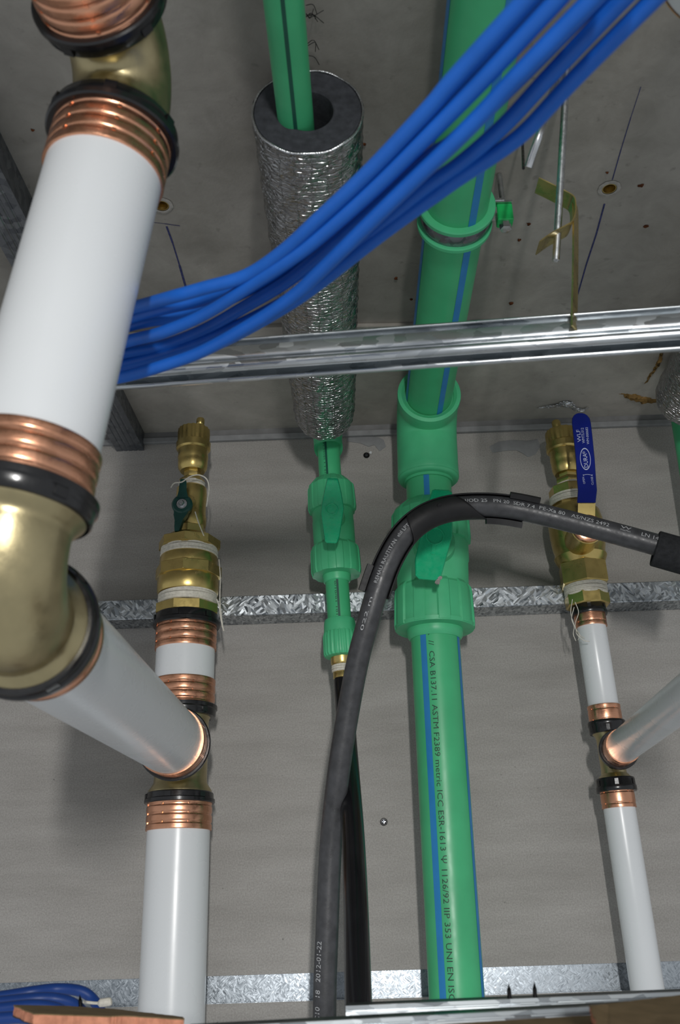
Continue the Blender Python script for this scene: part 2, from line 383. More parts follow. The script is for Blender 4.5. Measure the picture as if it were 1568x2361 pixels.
# middle track: spangled face with its underside
t1 = MB(); t1.box(WF, -1.4, 1.4, .0005, .045, zT0, zT1, .0008)
tr1 = struct(t1.build('trim_1', MAT['track'], smooth=False))
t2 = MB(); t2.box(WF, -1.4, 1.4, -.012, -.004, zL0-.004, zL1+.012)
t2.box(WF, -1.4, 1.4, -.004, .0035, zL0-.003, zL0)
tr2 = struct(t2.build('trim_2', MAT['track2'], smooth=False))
hz0, hz1 = CEIL-.007-.019, CEIL-.006
t3 = MB(); t3.box(WF, -1.4, 1.4, .0005, .004, hz0+.009, hz1); tr3 = struct(t3.build('trim_3', MAT['sealant'], smooth=False))
t4 = MB(); t4.box(WF, -1.4, 1.4, .0005, .0075, hz0, hz0+.009, .001); struct(t4.build('trim_4', MAT['paleseal'], smooth=False))
# ================================================================== PRESS FITTINGS (copper sleeves, black rings)
def sleeve(mb, fr, t0, t1, r, grooves=3, seg=64):
    """copper press sleeve from t0 (pipe side) to t1 (ring side)"""
    L = t1-t0; pr = [(t0, r*.965), (t0, r*1.0), (t0+.04*L, r*1.010), (t0+.1*L, r)]
    for k in range(grooves):
        c = t0+L*(.24+.62*k/max(1, grooves-1)); w = .05*L
        pr += [(c-1.8*w, r*1.006), (c-w, r*1.001), (c-.5*w, r*.984), (c+.5*w, r*.984), (c+w, r*1.001), (c+1.8*w, r*1.006)]
    pr += [(t1, r)]
    pr = sorted(pr, key=lambda q: q[0]*(1 if L > 0 else -1))
    mb.lathe(fr, pr, seg)
    for k in range(grooves):                                   # press marks in the grooves
        c = t0+L*(.24+.62*k/max(1, grooves-1)); hw = abs(L)*.035
        for a in (1.1, 1.95, 2.7, 3.6, 4.6, 5.6):
            q = [fr.cyl(rr, a+da, c+dt) for rr in (r*.975, r*1.006) for da, dt in ((-.03, -hw), (.03, -hw), (.03, hw), (-.03, hw))]
            mb.add(q, [(0, 1, 2, 3), (4, 5, 6, 7), (0, 1, 5, 4), (1, 2, 6, 5), (2, 3, 7, 6), (3, 0, 4, 7)])
def ring(mb, fr, t0, t1, r, seg=64):
    """black sealing ring: wide flange at the sleeve side (t0), narrower collar at t1, with clip tabs"""
    L = t1-t0
    mb.lathe(fr, [(t0, r*.8), (t0, r*.97), (t0+.08*L, r), (t0+.36*L, r), (t0+.44*L, r*.965), (t0+.9*L, r*.955), (t1, r*.93), (t1, r*.8)], seg)
    for a in (.7, 1.75, 2.8, 3.9, 5.2):
        q = [fr.cyl(rr, a+da, t0+dt*L) for rr in (r*.93, r*.99) for da, dt in ((-.09, .42), (.09, .42), (.09, .85), (-.09, .85))]
        mb.add(q, [(0, 1, 2, 3), (4, 5, 6, 7), (0, 1, 5, 4), (1, 2, 6, 5), (2, 3, 7, 6), (3, 0, 4, 7)])
# ------------------------------------------------ left wall riser
LA = Axis((395.5, 2335), (446.3, 1025), 1.235); R76 = .0379
def seg_pipe(ax, v0, v1, r, label, name='white_pipe', m='white', cat='pipe', group=None):
    o = thing(name, label, cat, ax.at(v0), group)
    MB().lathe(ax, [(ax.t(v0), r*.97), (ax.t(v0)+.001, r), (ax.t(v1)-.001, r), (ax.t(v1), r*.97)], 64).build('pipe_wall', MAT[m], o)
    return o
def pipe1(fr, t0, t1, r, label, name='white_pipe', m='white', cat='pipe', group=None, seg=64):
    s = MB().lathe(fr, [(t0, r*.97), (t0+.001*(1 if t1 > t0 else -1), r), (t1, r)], seg)
    return tag(s.build(name, MAT[m], None), label, cat, group)
pipe1(LA, LA.t(2480), LA.t(1880), R76, 'wide white coated pipe rising from the bottom edge on the left of the wall')
pipe1(LA, LA.t(1600), LA.t(1460), R76*1.0, 'short white pipe piece between two copper sleeves under the brass union')
def lsl(v): return LA.t(v)
# left tee
tee = thing('press_tee', 'bronze press tee on the left riser with black rings and copper sleeves', 'pipe fitting', LA.at(1730))
rT = 60*LA.m(1740)
K = P(-15, 1385, .503); TJ = LA.at(1728)                # lower elbow corner, tee centre
BR = Frame(TJ, K-TJ, (0, 0, 1))                         # branch axis from the tee to the elbow
bodyb = MB()
bodyb.lathe(LA, [(lsl(1832), R76*1.02), (lsl(1824), R76*1.02), (lsl(1808), rT*1.02), (lsl(1795), rT), (lsl(1665), rT), (lsl(1657), rT*1.03), (lsl(1648), R76*1.02), (lsl(1640), R76*1.02)], 64)
bodyb.lathe(BR, [(0, rT), (.040, rT), (.046, R76*.98), (.058, R76*1.03)], 64)
bodyb.build('tee_body', MAT['bronze'], tee)
for v0, v1, hw in ((1854, 1829, 81), (1628, 1655, 78)):
    m = MB(); ring(m, LA, lsl(v0), lsl(v1), hw*LA.m(v0)); m.build('sealing_ring', MAT['black'], tee)
m = MB(); ring(m, BR, .068, .055, .0435); m.build('sealing_ring', MAT['black'], tee)
for v0, v1 in ((1916, 1850), (1570, 1630)):
    m = MB(); sleeve(m, LA, lsl(v0), lsl(v1), R76*1.045); m.build('press_sleeve', MAT['copper'], tee)
LB = np.linalg.norm(K-TJ)
m = MB(); sleeve(m, BR, .103, .066, R76*1.045); m.build('press_sleeve', MAT['copper'], tee)
pipe1(BR, .09, LB-.08, R76, 'wide white pipe reaching from the left tee towards the viewer and the bronze elbow')
# lower elbow
VA1, VA2 = P(149, 760, .503), P(241, 400, .503); VU = unit(VA2-VA1)
K = VA1 - VU*((VA1[2]-K[2])/VU[2]) if False else K
VR = Frame(K, VU)
def elbow_path(K, d1, d2, l1, l2, rb, n=14):
    d1, d2 = unit(d1), unit(d2); pts = []; ang = math.acos(np.clip(d1.dot(d2), -1, 1))
    h = rb/math.tan(ang/2)
    c = K+unit(d1+d2)*(rb/math.sin(ang/2)); a0 = K+d1*h-c; a1 = K+d2*h-c
    w = math.acos(np.clip(unit(a0).dot(unit(a1)), -1, 1))
    for k in range(5): pts.append(K+d1*(l1+(h-l1)*k/5))
    for k in range(n+1): 
        t = k/n; pts.append(c+(a0*math.sin((1-t)*w)+a1*math.sin(t*w))/math.sin(w))
    for k in range(1, 6): pts.append(K+d2*(h+(l2-h)*k/5))
    return pts
def press_elbow(K, F1, F2, label, r=R76, l=(.060, .060), ro=.033):
    e = thing('press_elbow', label, 'pipe fitting', K)
    b = MB(); d1, d2 = F1.e3, F2.e3
    pts = elbow_path(K, d1, d2, l[0]+.012, l[1]+.012, .040); n = len(pts)
    rad = [ro]*n
    for i in range(n):
        s = min(np.linalg.norm(pts[i]-pts[0]), np.linalg.norm(pts[i]-pts[-1]))
        rad[i] = ro + (r*1.05-ro)*(1 if s < .009 else max(0, 1-(s-.009)/.010))
    dense = spline(pts, 4); nd = len(dense); rad = np.interp(np.linspace(0, 1, nd), np.linspace(0, 1, n), rad)
    rad = []
    for q in dense:
        s = min((q-dense[0]).dot(unit(dense[4]-dense[0])) if np.linalg.norm(q-dense[0]) < .03 else 1, (q-dense[-1]).dot(unit(dense[-5]-dense[-1])) if np.linalg.norm(q-dense[-1]) < .03 else 1)
        x = min(1, max(0, (s-.010)/.011)); x = x*x*(3-2*x); rad.append(r*1.055*(1-x)+ro*x)
    b.tube(dense, rad, 56); b.build('elbow_body', MAT['bronze'], e, angle=50)
    for Fx, l in zip((F1, F2), l):
        m = MB(); ring(m, Fx, l+.014, l, .0445); m.build('sealing_ring', MAT['black'], e)
        m = MB(); sleeve(m, Fx, l+.043, l+.012, r*1.045); m.build('press_sleeve', MAT['copper'], e)
    return e
BE = Frame(K, TJ-K, (0, 0, 1))
VR = Frame(K, VA2-K)
EL = .062
press_elbow(K, VR, BE, 'large bronze press elbow at the left edge, lower of the two elbows', l=(.051, .051))
K2 = VA2 + unit(VA2-VA1)*np.linalg.norm(P(303, 158, .503)-VA2)
A2 = P(238, 35, .40); 
TOPD = unit(np.array((-.13, -1.0, -.03)))
F2t = Frame(K2, TOPD, (0, 0, 1)); V2 = Frame(K2, K-K2)
press_elbow(K2, V2, F2t, 'bronze press elbow at the top left under the slab, upper of the two elbows', l=(.054, .050))
LV = np.linalg.norm(K2-K)
pipe1(VR, .08, LV-.078, R76, 'big white pipe standing between the two bronze elbows on the left, nearest the viewer')
pipe1(F2t, .08, .45, R76, 'white pipe running overhead from the upper left elbow, mostly above the picture')
# ------------------------------------------------ left union, valve and air vent
def tape(mb, fr, t0, t1, r, n=5):
    for k in range(n):
        t = t0+(t1-t0)*(k+.5)/n; tilt = random.uniform(-.04, .04); rr = r*random.uniform(.995, 1.025)
        pts = [fr.cyl(rr, a, t+tilt*r*math.sin(a+k)) for a in np.linspace(0, 2*PI, 41)]
        mb.tube(pts, abs(t1-t0)/n*.62, 6, cap=False)
def hexa(mb, fr, t0, t1, r, n=6, rot=PI/6):
    c = .0016*(1 if t1 > t0 else -1)
    mb.lathe(fr, [(t0, r*.94), (t0+c, r), (t1-c, r), (t1, r*.94)], n, rot=rot)
T = LA.t; mm = LA.m
un = thing('brass_union', 'wide brass hexagon union wrapped in white thread above the left riser', 'pipe fitting', LA.at(1410))
m = MB(); ring(m, LA, T(1448), T(1420), 77*mm(1435)); m.build('sealing_ring', MAT['black'], un)
m = MB(); sleeve(m, LA, T(1500), T(1442), R76*1.045); m.build('press_sleeve', MAT['copper'], un)
m = MB(); hexa(m, LA, T(1423), T(1398), 75*mm(1410), 8, .25); m.build('hexagon_nut', MAT['brass'], un)
m = MB(); m.lathe(LA, [(T(1400), 60*mm(1390)), (T(1366), 60*mm(1370))], 48); tape(m, LA, T(1398), T(1372), 64*mm(1385), 6); m.build('thread_tape', MAT['thread'], un)
m = MB(); m.lathe(LA, LA.rows([(1373, 62), (1372, 68), (1366, 70.5), (1338, 70.5), (1334, 68)]), 64)
m.build('round_collar', MAT['brass'], un)
m = MB(); hexa(m, LA, T(1337), T(1309), 76*mm(1320), 8, 0); m.lathe(LA, LA.rows([(1311, 66), (1307, 66.5), (1290, 66.5), (1286, 64)]), 64); m.build('hexagon_nut', MAT['brass'], un)
m = MB(); m.lathe(LA, [(T(1290), 59*mm(1280)), (T(1265), 59*mm(1270))], 48); tape(m, LA, T(1287), T(1268), 62*mm(1278), 4); m.build('thread_tape', MAT['thread'], un)
m = MB(); hexa(m, LA, T(1270), T(1247), 71*mm(1260), 8, 0); m.lathe(LA, LA.rows([(1248, 60), (1240, 52)]), 48); m.build('reducer_bush', MAT['brass'], un)
bv = thing('ball_valve', 'small brass ball valve with a dark green lever above the left union', 'valve', LA.at(1230))
m = MB(); hexa(m, LA, T(1240), T(1216), 38*mm(1230), 6, PI/6); m.lathe(LA, LA.rows([(1218, 34), (1210, 36), (1196, 36.5), (1190, 34.5), (1165, 34), (1150, 35), (1140, 35), (1128, 34), (1122, 27)]), 48)
m.lathe(Frame(LA.at(1172), LA.e2, (0, 0, 1)), [(0, .010), (.026, .009), (.027, .0085)], 24)
m.build('valve_body', MAT['brass'], bv)
m = MB(); m.lathe(LA, LA.rows([(1130, 26), (1112, 26)]), 32); tape(m, LA, T(1130), T(1114), 27*mm(1120), 3); m.build('thread_tape', MAT['thread'], bv)
HF = Frame(P(421, 1166, 1.205), LA.e3, LA.e2)
hm = MB(); px1 = px(HF.o)
hm.lathe(Frame(HF.o, LA.e2, (0, 0, 1)), [(-.006, 21*px1), (-.001, 24*px1), (.005, 24*px1), (.008, 20*px1), (.008, 13*px1), (.005, 12.5*px1)], 32, cap1=True)
hm.loft([[HF.pt(x*px1, y, z*px1) for x, y in ((-w-2, .0), (w-2, .0), (w-2+4, .010), (-w-2+4, .010))] for z, w in ((14, 13), (30, 9), (52, 8), (60, 6))])
hm.loft([[HF.pt(x*px1+dx*px1, y, z*px1) for x, y in ((-w, -.004), (w, -.004), (w, .006), (-w, .006))] for z, w, dx in ((-12, 17, 0), (-26, 15, -3), (-40, 9, -6), (-56, 7, -8), (-66, 5, -9))])
hd = hm.build('lever_handle', MAT['darkgreen'], bv)
m = MB(); m.lathe(Frame(HF.o, LA.e2, (0, 0, 1)), [(.004, 7*px1), (.0105, 7*px1), (.012, 5*px1)], 6); m.lathe(Frame(HF.o, LA.e2, (0, 0, 1)), [(.004, 12*px1), (.0068, 12*px1)], 32); m.build('screw', MAT['steel'], hd)
def air_vent(ax, rows, label, capx, off=0, parentname='air_vent'):
    o = thing('air_vent', label, 'air vent', ax.at(rows['neck'][0][0]))
    m = MB(); 
    for q in rows['hex']: hexa(m, ax, ax.t(q[0]), ax.t(q[1]), q[2]*ax.m(q[0]), 6, PI/6+.25)
    m.build('hexagon_nipple', MAT['brass'], o)
    MB().lathe(ax, ax.rows(rows['body']), 48).build('vent_body', MAT['brass'], o)
    m = MB(); pr = ax.rows(rows['cap']); m.lathe(ax, pr[:3], 48, cap1=False); m.lathe(ax, pr[2:], 72, flute=(.045, 2))
    m.build('vent_cap', MAT['brass'], o)
    fr = Frame(ax.pt(capx*ax.m(rows['nip'][0][0]), .004, 0), ax.e3)
    MB().lathe(fr, ax.rows(rows['nip']), 20).build('vent_nozzle', MAT['brass'], o)
    if rows.get('tape'):
        m = MB(); a, b, hw = rows['tape']; tape(m, ax, ax.t(a), ax.t(b), hw*ax.m(a), 3); m.build('thread_tape', MAT['thread'], o)
    return o
air_vent(LA, dict(neck=[(1110, 26)], hex=[(1124, 1105, 29), (1103, 1070, 19)],
    body=[(1089, 15), (1088, 28), (1081, 33), (1068, 34), (1061, 34), (1058, 35), (1050, 34), (1036, 35)],
    cap=[(1040, 35), (1037, 39), (1024, 39.5), (1022, 36.5), (1000, 37), (992, 36), (990, 30)],
    nip=[(994, 9), (984, 8), (982, 9.5), (972, 9.5), (969, 8)]), 'brass automatic air vent with knurled cap at the top of the left riser', 15)
# loose thread around the left valve
st_ = MB(); pts = [P(u, v, y) for u, v, y in ((394, 1124, 1.19), (402, 1114, 1.19), (420, 1111, 1.19), (438, 1099, 1.19), (458, 1095, 1.195), (476, 1104, 1.2), (482, 1125, 1.2), (479, 1150, 1.2), (476, 1168, 1.205))]
st_.tube(spline(pts, 6), .0009, 6)
st_.tube(spline([P(u, v, y) for u, v, y in ((450, 1180, 1.19), (458, 1205, 1.19), (470, 1235, 1.185))], 5), .0008, 6)
tag(st_.build('thread_strand', MAT['thread']), 'loose white sealing thread curled around the green-handled brass valve', 'thread')
st_ = MB(); st_.tube(spline([P(u, v, y) for u, v, y in ((505, 1290, 1.22), (508, 1330, 1.215), (507, 1375, 1.21), (509, 1410, 1.205), (513, 1445, 1.2))], 6), [.0007]*18+[.0012]*7, 6)
st_.tube(spline([P(u, v, y) for u, v, y in ((500, 1382, 1.2), (506, 1400, 1.2), (510, 1430, 1.2), (516, 1455, 1.2))], 6), .0009, 6)
tag(st_.build('thread_strand', MAT['thread']), 'white thread end hanging down the right side of the left brass union', 'thread')
# ================================================================== RIGHT RISER
RA = Axis((1491, 2270), (1296, 1010), 1.27); T = RA.t; mm = RA.m; R42 = .0196
pipe1(RA, T(2400), T(1835), R42, 'slim white pipe rising at the bottom right of the wall')
pipe1(RA, T(1655), T(1420), R42*.985, 'slim white pipe piece with threads over it below the blue-levered valve')
tee2 = thing('press_tee', 'small bronze press tee on the right riser with black rings and copper sleeves', 'pipe fitting', RA.at(1740))
TJ2 = RA.at(1742); RB = Frame(TJ2, P(1640, 1560, .86)-TJ2, (0, 0, 1)); rt = 28*mm(1740)
m = MB(); m.lathe(RA, RA.rows([(1806, 40), (1796, 40), (1784, 29), (1775, 28), (1705, 28), (1698, 30), (1688, 38), (1676, 38)]), 48)
m.lathe(RB, [(0, rt), (.024, rt), (.028, R42), (.036, R42*1.05)], 48); m.build('tee_body', MAT['bronze'], tee2)
for v0, v1, hw in ((1826, 1795, 46.5), (1664, 1692, 43)):
    m = MB(); ring(m, RA, T(v0), T(v1), hw*mm(v0)); m.build('sealing_ring', MAT['black'], tee2)
m = MB(); ring(m, RB, .046, .033, .0242); m.build('sealing_ring', MAT['black'], tee2)
for v0, v1 in ((1864, 1822), (1628, 1668)):
    m = MB(); sleeve(m, RA, T(v0), T(v1), R42*1.07, 2); m.build('press_sleeve', MAT['copper'], tee2)
m = MB(); sleeve(m, RB, .070, .044, R42*1.07, 2); m.build('press_sleeve', MAT['copper'], tee2)
pipe1(RB, .06, .75, R42, 'slim white pipe leaving the right tee towards the viewer and the right edge')
ad = thing('brass_adaptor', 'brass adaptor with black ring, copper sleeve and white thread on the right riser', 'pipe fitting', RA.at(1390))
m = MB(); sleeve(m, RA, T(1447), T(1408), R42*1.07, 2); m.build('press_sleeve', MAT['copper'], ad)
m = MB(); ring(m, RA, T(1420), T(1394), 41*mm(1410)); m.build('sealing_ring', MAT['black'], ad)
m = MB(); hexa(m, RA, T(1400), T(1372), 51*mm(1385), 8, PI/8); m.build('hexagon_nut', MAT['brass'], ad)
m = MB(); m.lathe(RA, RA.rows([(1375, 43), (1348, 43)]), 40); tape(m, RA, T(1376), T(1347), 46*mm(1360), 7); m.build('thread_tape', MAT['thread'], ad)
bv2 = thing('ball_valve', 'brass ball valve with a long blue lever on the right riser', 'valve', RA.at(1330))
m = MB(); hexa(m, RA, T(1352), T(1302), 58*mm(1330), 6, PI/6+.12)
m.lathe(RA, RA.rows([(1304, 50), (1296, 56), (1286, 60), (1278, 57), (1262, 60), (1235, 62), (1205, 62), (1185, 58), (1172, 48)]), 56)
SV = Frame(P(1352, 1222, 1.20), RA.e2, (0, 0, 1))
m.lathe(SV, [(-.04, .021), (.004, .021), (.006, .019)], 32)
hexa(m, RA, T(1185), T(1158), 48*mm(1170), 6, .2)
m.build('valve_body', MAT['brass'], bv2)
m = MB(); m.lathe(SV, [(.004, .020), (.010, .020), (.012, .017)], 32); m.build('gland_nut', MAT['copper'], bv2)
m = MB(); m.lathe(SV, [(.010, .013), (.016, .0125), (.0165, .0095)], 6); m.lathe(SV, [(.016, .0065), (.021, .0065), (.0215, .0055)], 20)
m.box(Frame(P(1378, 1232, 1.195), RA.e3, RA.e2), -.004, .004, -.004, .004, -.006, .006); m.build('lever_nut', MAT['steel'], bv2)
m = MB(); m.lathe(RA, RA.rows([(1162, 46), (1146, 46)]), 40); tape(m, RA, T(1164), T(1148), 48*mm(1160), 4)
m.lathe(RA, RA.rows([(1128, 27), (1118, 27)]), 32); tape(m, RA, T(1129), T(1118), 29*mm(1120), 2); m.build('thread_tape', MAT['thread'], bv2)
m = MB(); hexa(m, RA, T(1148), T(1126), 49*mm(1140), 8, .3); m.build('reducer_bush', MAT['brass'], bv2)
# blue lever: metal strip, vinyl sleeve, lettering
YL = 1.185
def lev(u, v, dy=0): return P(u, v, YL-dy)
cl_ = [(1352, 1225, 20, -.012), (1352, 1195, 21, -.008), (1353, 1160, 21, .0)]
m = MB(); m.loft([[lev(u-w, v, d+t) if s == 0 else lev(u+w, v, d+t) for s, t in ((0, 0), (1, 0), (1, .003), (0, .003))] for u, v, w, d in [(1352, 1226, 19, -.010), (1352, 1196, 20, -.008), (1353, 1158, 20, .0), (1353, 1140, 18, .0)]])
m.build('lever_strip', MAT['brass'], bv2)
out = []; ctr = [(1352, 1159, 21.5), (1354.5, 1130, 22.2), (1352.5, 1108, 22.2), (1349.5, 1060, 22), (1344.5, 1010, 22), (1340.5, 975, 22), (1339.5, 965, 20.5), (1338.8, 958, 16), (1338.4, 954, 10), (1338.2, 952.5, 4)]
rings = []
for u, v, w in ctr:
    rings.append([lev(u-w, v, .0), lev(u-w, v, .003), lev(u-w*.93, v, .005), lev(u+w*.93, v, .005), lev(u+w, v, .003), lev(u+w, v, .0), lev(u+w*.9, v, -.0015), lev(u-w*.9, v, -.0015)])
lv = MB().loft(rings).build('lever_sleeve', MAT['lever'], bv2)
def lever_text(body, u0, v0, hpx, wpx):
    """reads upwards; (u0,v0) is the foot of the first letter"""
    vs, fs = text_verts(body, 1.0); wx = max(q[0] for q in vs); hx = .72
    def fn(x, y):
        a = x/wx*wpx; b = y/hx*hpx; k = -.135
        v = v0-a; u = u0+a*k*.62+b
        return lev(u, v+b*.10, .0053)
    mb = MB(); mb.add([fn(x, y) for x, y, z in vs], fs); mb.build('lettering', MAT['lettering'], lv, smooth=False)
lever_text('WLF', 1332+8, 1018, -9.5, 28) if False else None
def lever_words(body, ub, vb, ut, vt, hpx):
    """from foot of first letter (ub,vb) up to the end (ut,vt); letter tops point left"""
    vs, fs = text_verts(body, 1.0); wx = max(q[0] for q in vs)
    d = np.array((ut-ub, vt-vb), float); L = np.hypot(*d); d /= L; nrm = np.array((d[1], -d[0]))
    if nrm[0] > 0: nrm = -nrm
    mb = MB(); mb.add([lev(*(np.array((ub, vb))+d*(x/wx*L)+nrm*(y/.72*hpx)), .0053) for x, y, z in vs], fs)
    mb.build('lettering', MAT['lettering'], lv, smooth=False)
lever_words('WLF', 1340.5, 1018.5, 1337, 990, 9)
lever_words('WMTS.012', 1349, 1021.5, 1345.5, 986, 6.5)
lever_words('WM-000683', 1359, 1024, 1355.5, 985, 6)
lever_words('DURA', 1357, 1078, 1353, 1045.5, 10)
lever_words('®', 1349.5, 1047, 1348.8, 1040, 6)
lever_words('OPEN', 1350, 1115.5, 1347, 1099.5, 5)
lever_words('CLOSE', 1369, 1118, 1367, 1099, 5)
m = MB(); e0 = np.array((1349.8, 1058.2)); 
def oval(a, k): return lev(*(e0+np.array((12.2*k*math.cos(a)-.07*25.5*math.sin(a)*-1*k, 25.5*k*math.sin(a)))), .0053)
n = 48; m.add([oval(2*PI*i/n, k) for k in (1, .90) for i in range(n)], [(i, (i+1) % n, n+(i+1) % n, n+i) for i in range(n)])
arc = [(1345.5, 1095.5), (1349, 1093.8), (1353, 1093.2), (1358, 1093.5), (1362, 1094.5), (1364.5, 1096)]
for a, b in zip(arc, arc[1:]): m.add([lev(a[0], a[1], .0053), lev(b[0], b[1], .0053), lev(b[0], b[1]+1, .0053), lev(a[0], a[1]+1, .0053)], [(0, 1, 2, 3)])
for u, v in ((1345.5, 1095.8), (1365, 1096)): m.add([lev(u-1.8, v-1.5, .0053), lev(u+1.8, v-1.5, .0053), lev(u, v+2, .0053)], [(0, 1, 2)])
m.build('emblem', MAT['lettering'], lv, smooth=False)
air_vent(RA, dict(neck=[(1110, 26)], hex=[(1120, 1104, 31), (1104, 1070, 22)],
    body=[(1095, 18), (1094, 29), (1087, 33), (1074, 34), (1065, 34), (1062, 35), (1052, 34), (1038, 35)],
    cap=[(1042, 36), (1039, 40), (1026, 40), (1023, 37), (1004, 38), (996, 36), (994, 30)],
    nip=[(998, 9), (990, 9), (986, 10), (976, 10), (973, 8)]), 'brass automatic air vent beside the blue lever at the top of the right riser', -10)
s_ = MB()
for pl in (((1320, 1382), (1316, 1412), (1322, 1436), (1328, 1452), (1330, 1462), (1345, 1476), (1360, 1479)), ((1326, 1388), (1334, 1412), (1326, 1440), (1334, 1462), (1348, 1472)), ((1324, 1400), (1318, 1425), (1324, 1445), (1322, 1462), (1328, 1478)), ((1332, 1455), (1337, 1465), (1333, 1475))):
    s_.tube(spline([P(u, v, 1.237+.004*math.sin(u)) for u, v in pl], 6), .00055, 5)
tag(s_.build('thread_strand', MAT['thread']), 'thin tangled threads hanging over the copper sleeve of the right riser', 'thread')
# ================================================================== BIG GREEN RUN
GL = Axis((1052, 2280), (1004, 1480), 1.23); GU = Axis((1004, 1480), (985.5, 1050), 1.23); RG = .0315
gp = thing('green_pipe', 'thick green plastic pipe with blue stripes and black print on the wall centre', 'pipe', GL.at(2280))
MB().lathe(GL, [(GL.t(2400), RG), (GL.t(1450), RG)], 72).build('pipe_wall', MAT['green'], gp)
for a0, a1 in ((2.03, 2.29), (.33, .58), (3.9, 4.15)):
    MB().patch(GL, RG+.00025, a0, a1, GL.t(2400), GL.t(1450), 8, 2).build('blue_stripe', MAT['stripe'], gp)
t0 = GL.t(1466)
def gtext(x, y): return GL.cyl(RG+.0003, 1.93-(y)/RG, t0-x)
tb = 'R  //  CSA B137.11 ASTM F2389 metric ICC ESR-1613 \u03a8 1126/92 IIP 353 UNI EN ISO 15874'
vs, fs = text_verts(tb, .0095); wx = max(q[0] for q in vs)
Ltxt = (t0-GL.t(2385)); k = Ltxt/wx
mb = MB(); mb.add([gtext(x*k, y) for x, y, z in vs], fs); mb.build('lettering', MAT['ink'], gp, smooth=False)
T = GU.t; mm = GU.m
vl = thing('union_ball_valve', 'large green plastic union valve with a green handle behind the bent black pipe', 'valve', GU.at(1460))
def gnut(mb, ax, rows, n=12, dep=.045): mb.lathe(ax, ax.rows(rows), n*16, flute=(dep, 8))
m = MB(); m.lathe(GU, GU.rows([(1476, 58), (1470, 63), (1460, 64.5), (1446, 65), (1440, 64)]), 72); m.build('pipe_socket', MAT['fitgreen'], vl)
m = MB(); gnut(m, GU, [(1452, 70), (1451, 92), (1440, 93), (1375, 90), (1362, 88), (1352, 80)], 10)
m.lathe(GU, GU.rows([(1454, 66), (1453, 90), (1444, 91.5), (1443, 88)]), 72); m.build('union_nut', MAT['fitgreen'], vl, angle=24)
m = MB(); m.lathe(GU, GU.rows([(1360, 78), (1352, 82), (1300, 83), (1296, 85), (1262, 85), (1240, 80)]), 72); m.lathe(Frame(GU.at(1285), GU.e2, (0, 0, 1)), [(.01, .030), (.058, .026)], 40); m.build('valve_body', MAT['fitgreen'], vl)
m = MB(); gnut(m, GU, [(1258, 76), (1256, 90), (1246, 91.5), (1190, 89), (1182, 84), (1164, 62), (1160, 52)], 10); m.build('union_nut', MAT['fitgreen'], vl, angle=24)
def handle(ax, vl, pts, ctr_uv, Y, th, shift=(0, 0), name='handle', m='handle', ringr=13, bar=30):
    """pts: outline in the picture on the plane Y; extruded away from the viewer by th"""
    cu, cv = ctr_uv; m_ = MB()
    def lay(k, dy): return [P(cu+(u-cu)*k, cv+(v-cv)*k, Y+dy) for u, v in pts]
    m_.loft([lay(1.0, th), lay(1.02, th*.3), lay(1.0, .0015), lay(.95, 0)])
    h = m_.build(name, MAT[m], vl, angle=25)
    e = MB(); c = P(cu, cv, Y); fr = Frame(c, (0, -1, 0), ax.e3); q = px(c)
    rr = [fr.cyl(ringr*q, a, 0) for a in np.linspace(.35, 2*PI+.35, 33)]
    e.tube(rr, .0011, 8, cap=False)
    dirv = unit(np.array((pts[0][0]+pts[1][0]-2*cu, pts[0][1]+pts[1][1]-2*cv), float)) if False else None
    for s in (1, -1):
        up = unit(P(*shift[0], Y)-c) if s == 1 else -unit(P(*shift[0], Y)-c)
        fz = Frame(c, up, (0, -1, 0)); e.box(fz, -4*q, 4*q, -.001, .0011, ringr*q, bar*q)
    e.build('embossed_mark', MAT[m], h); return h
handle(GU, vl, [(997, 1132), (1003, 1130), (1036, 1132), (1042, 1137), (1043, 1235), (1034, 1268), (1017, 1328), (1009, 1338), (966, 1334), (958, 1326), (957, 1290), (964, 1262), (980, 1180)], (1003, 1236), 1.135, .016, shift=[(1012, 1160)], ringr=20, bar=46)
m = MB(); c_ = P(1012, 1338, 1.137); 
for k in range(5): 
    q = px(c_); m.box(Frame(c_+GU.e1*q*random.uniform(-6, 5)+GU.e3*q*random.uniform(-6, 10), unit(np.array((random.random()-.5, -.5, random.random())))), -.002, .002, -.0015, .0015, -.002, .002, .0005)
m.build('chipped_corner', MAT['dust'], vl)
MB().lathe(GU, [(T(1180), RG*.985), (T(1070), RG*.985)], 64)
sp = thing('green_pipe', 'short green pipe with one blue stripe between the green elbow and its valve', 'pipe', GU.at(1160))
MB().lathe(GU, [(T(1185), RG*.985), (T(1075), RG*.985)], 64).build('pipe_wall', MAT['green'], sp)
MB().patch(GU, RG*.985+.0003, 1.62, 1.86, T(1185), T(1075), 8).build('blue_stripe', MAT['stripe'], sp)
# ceiling run
zC = .664
C1, C2 = Q(996, 940, zC), Q(1123, 0, zC+.004); CD = unit(C2-C1)
TOPV = GU.pt(0, 0, 0)+GU.e3*((H+zC-GU.o[2])/GU.e3[2])
KG = TOPV; CG = Frame(KG, C2-KG, (0, 0, -1))
el = thing('green_elbow', 'large green plastic elbow turning the thick pipe from wall to slab', 'pipe fitting', KG)
m = MB(); rG = 69.5*mm(1060)
pts = elbow_path(KG, GU.e3*-1, CG.e3, KG[2]-GU.at(1104)[2], .062, .042, 12)
m.tube(pts, rG, 64)
m.lathe(CG, [(.040, rG), (.052, rG*1.02), (.060, rG*1.03), (.066, rG*1.02), (.067, rG*.9), (.064, RG*1.06), (.05, RG*1.0)], 64, cap0=False, cap1=False)
gb = GU.t(1107); m.lathe(GU, [(gb-.002, RG), (gb-.002, rG*.92), (gb, rG*.98), (gb+.006, rG*1.01), (gb+.014, rG)], 64)
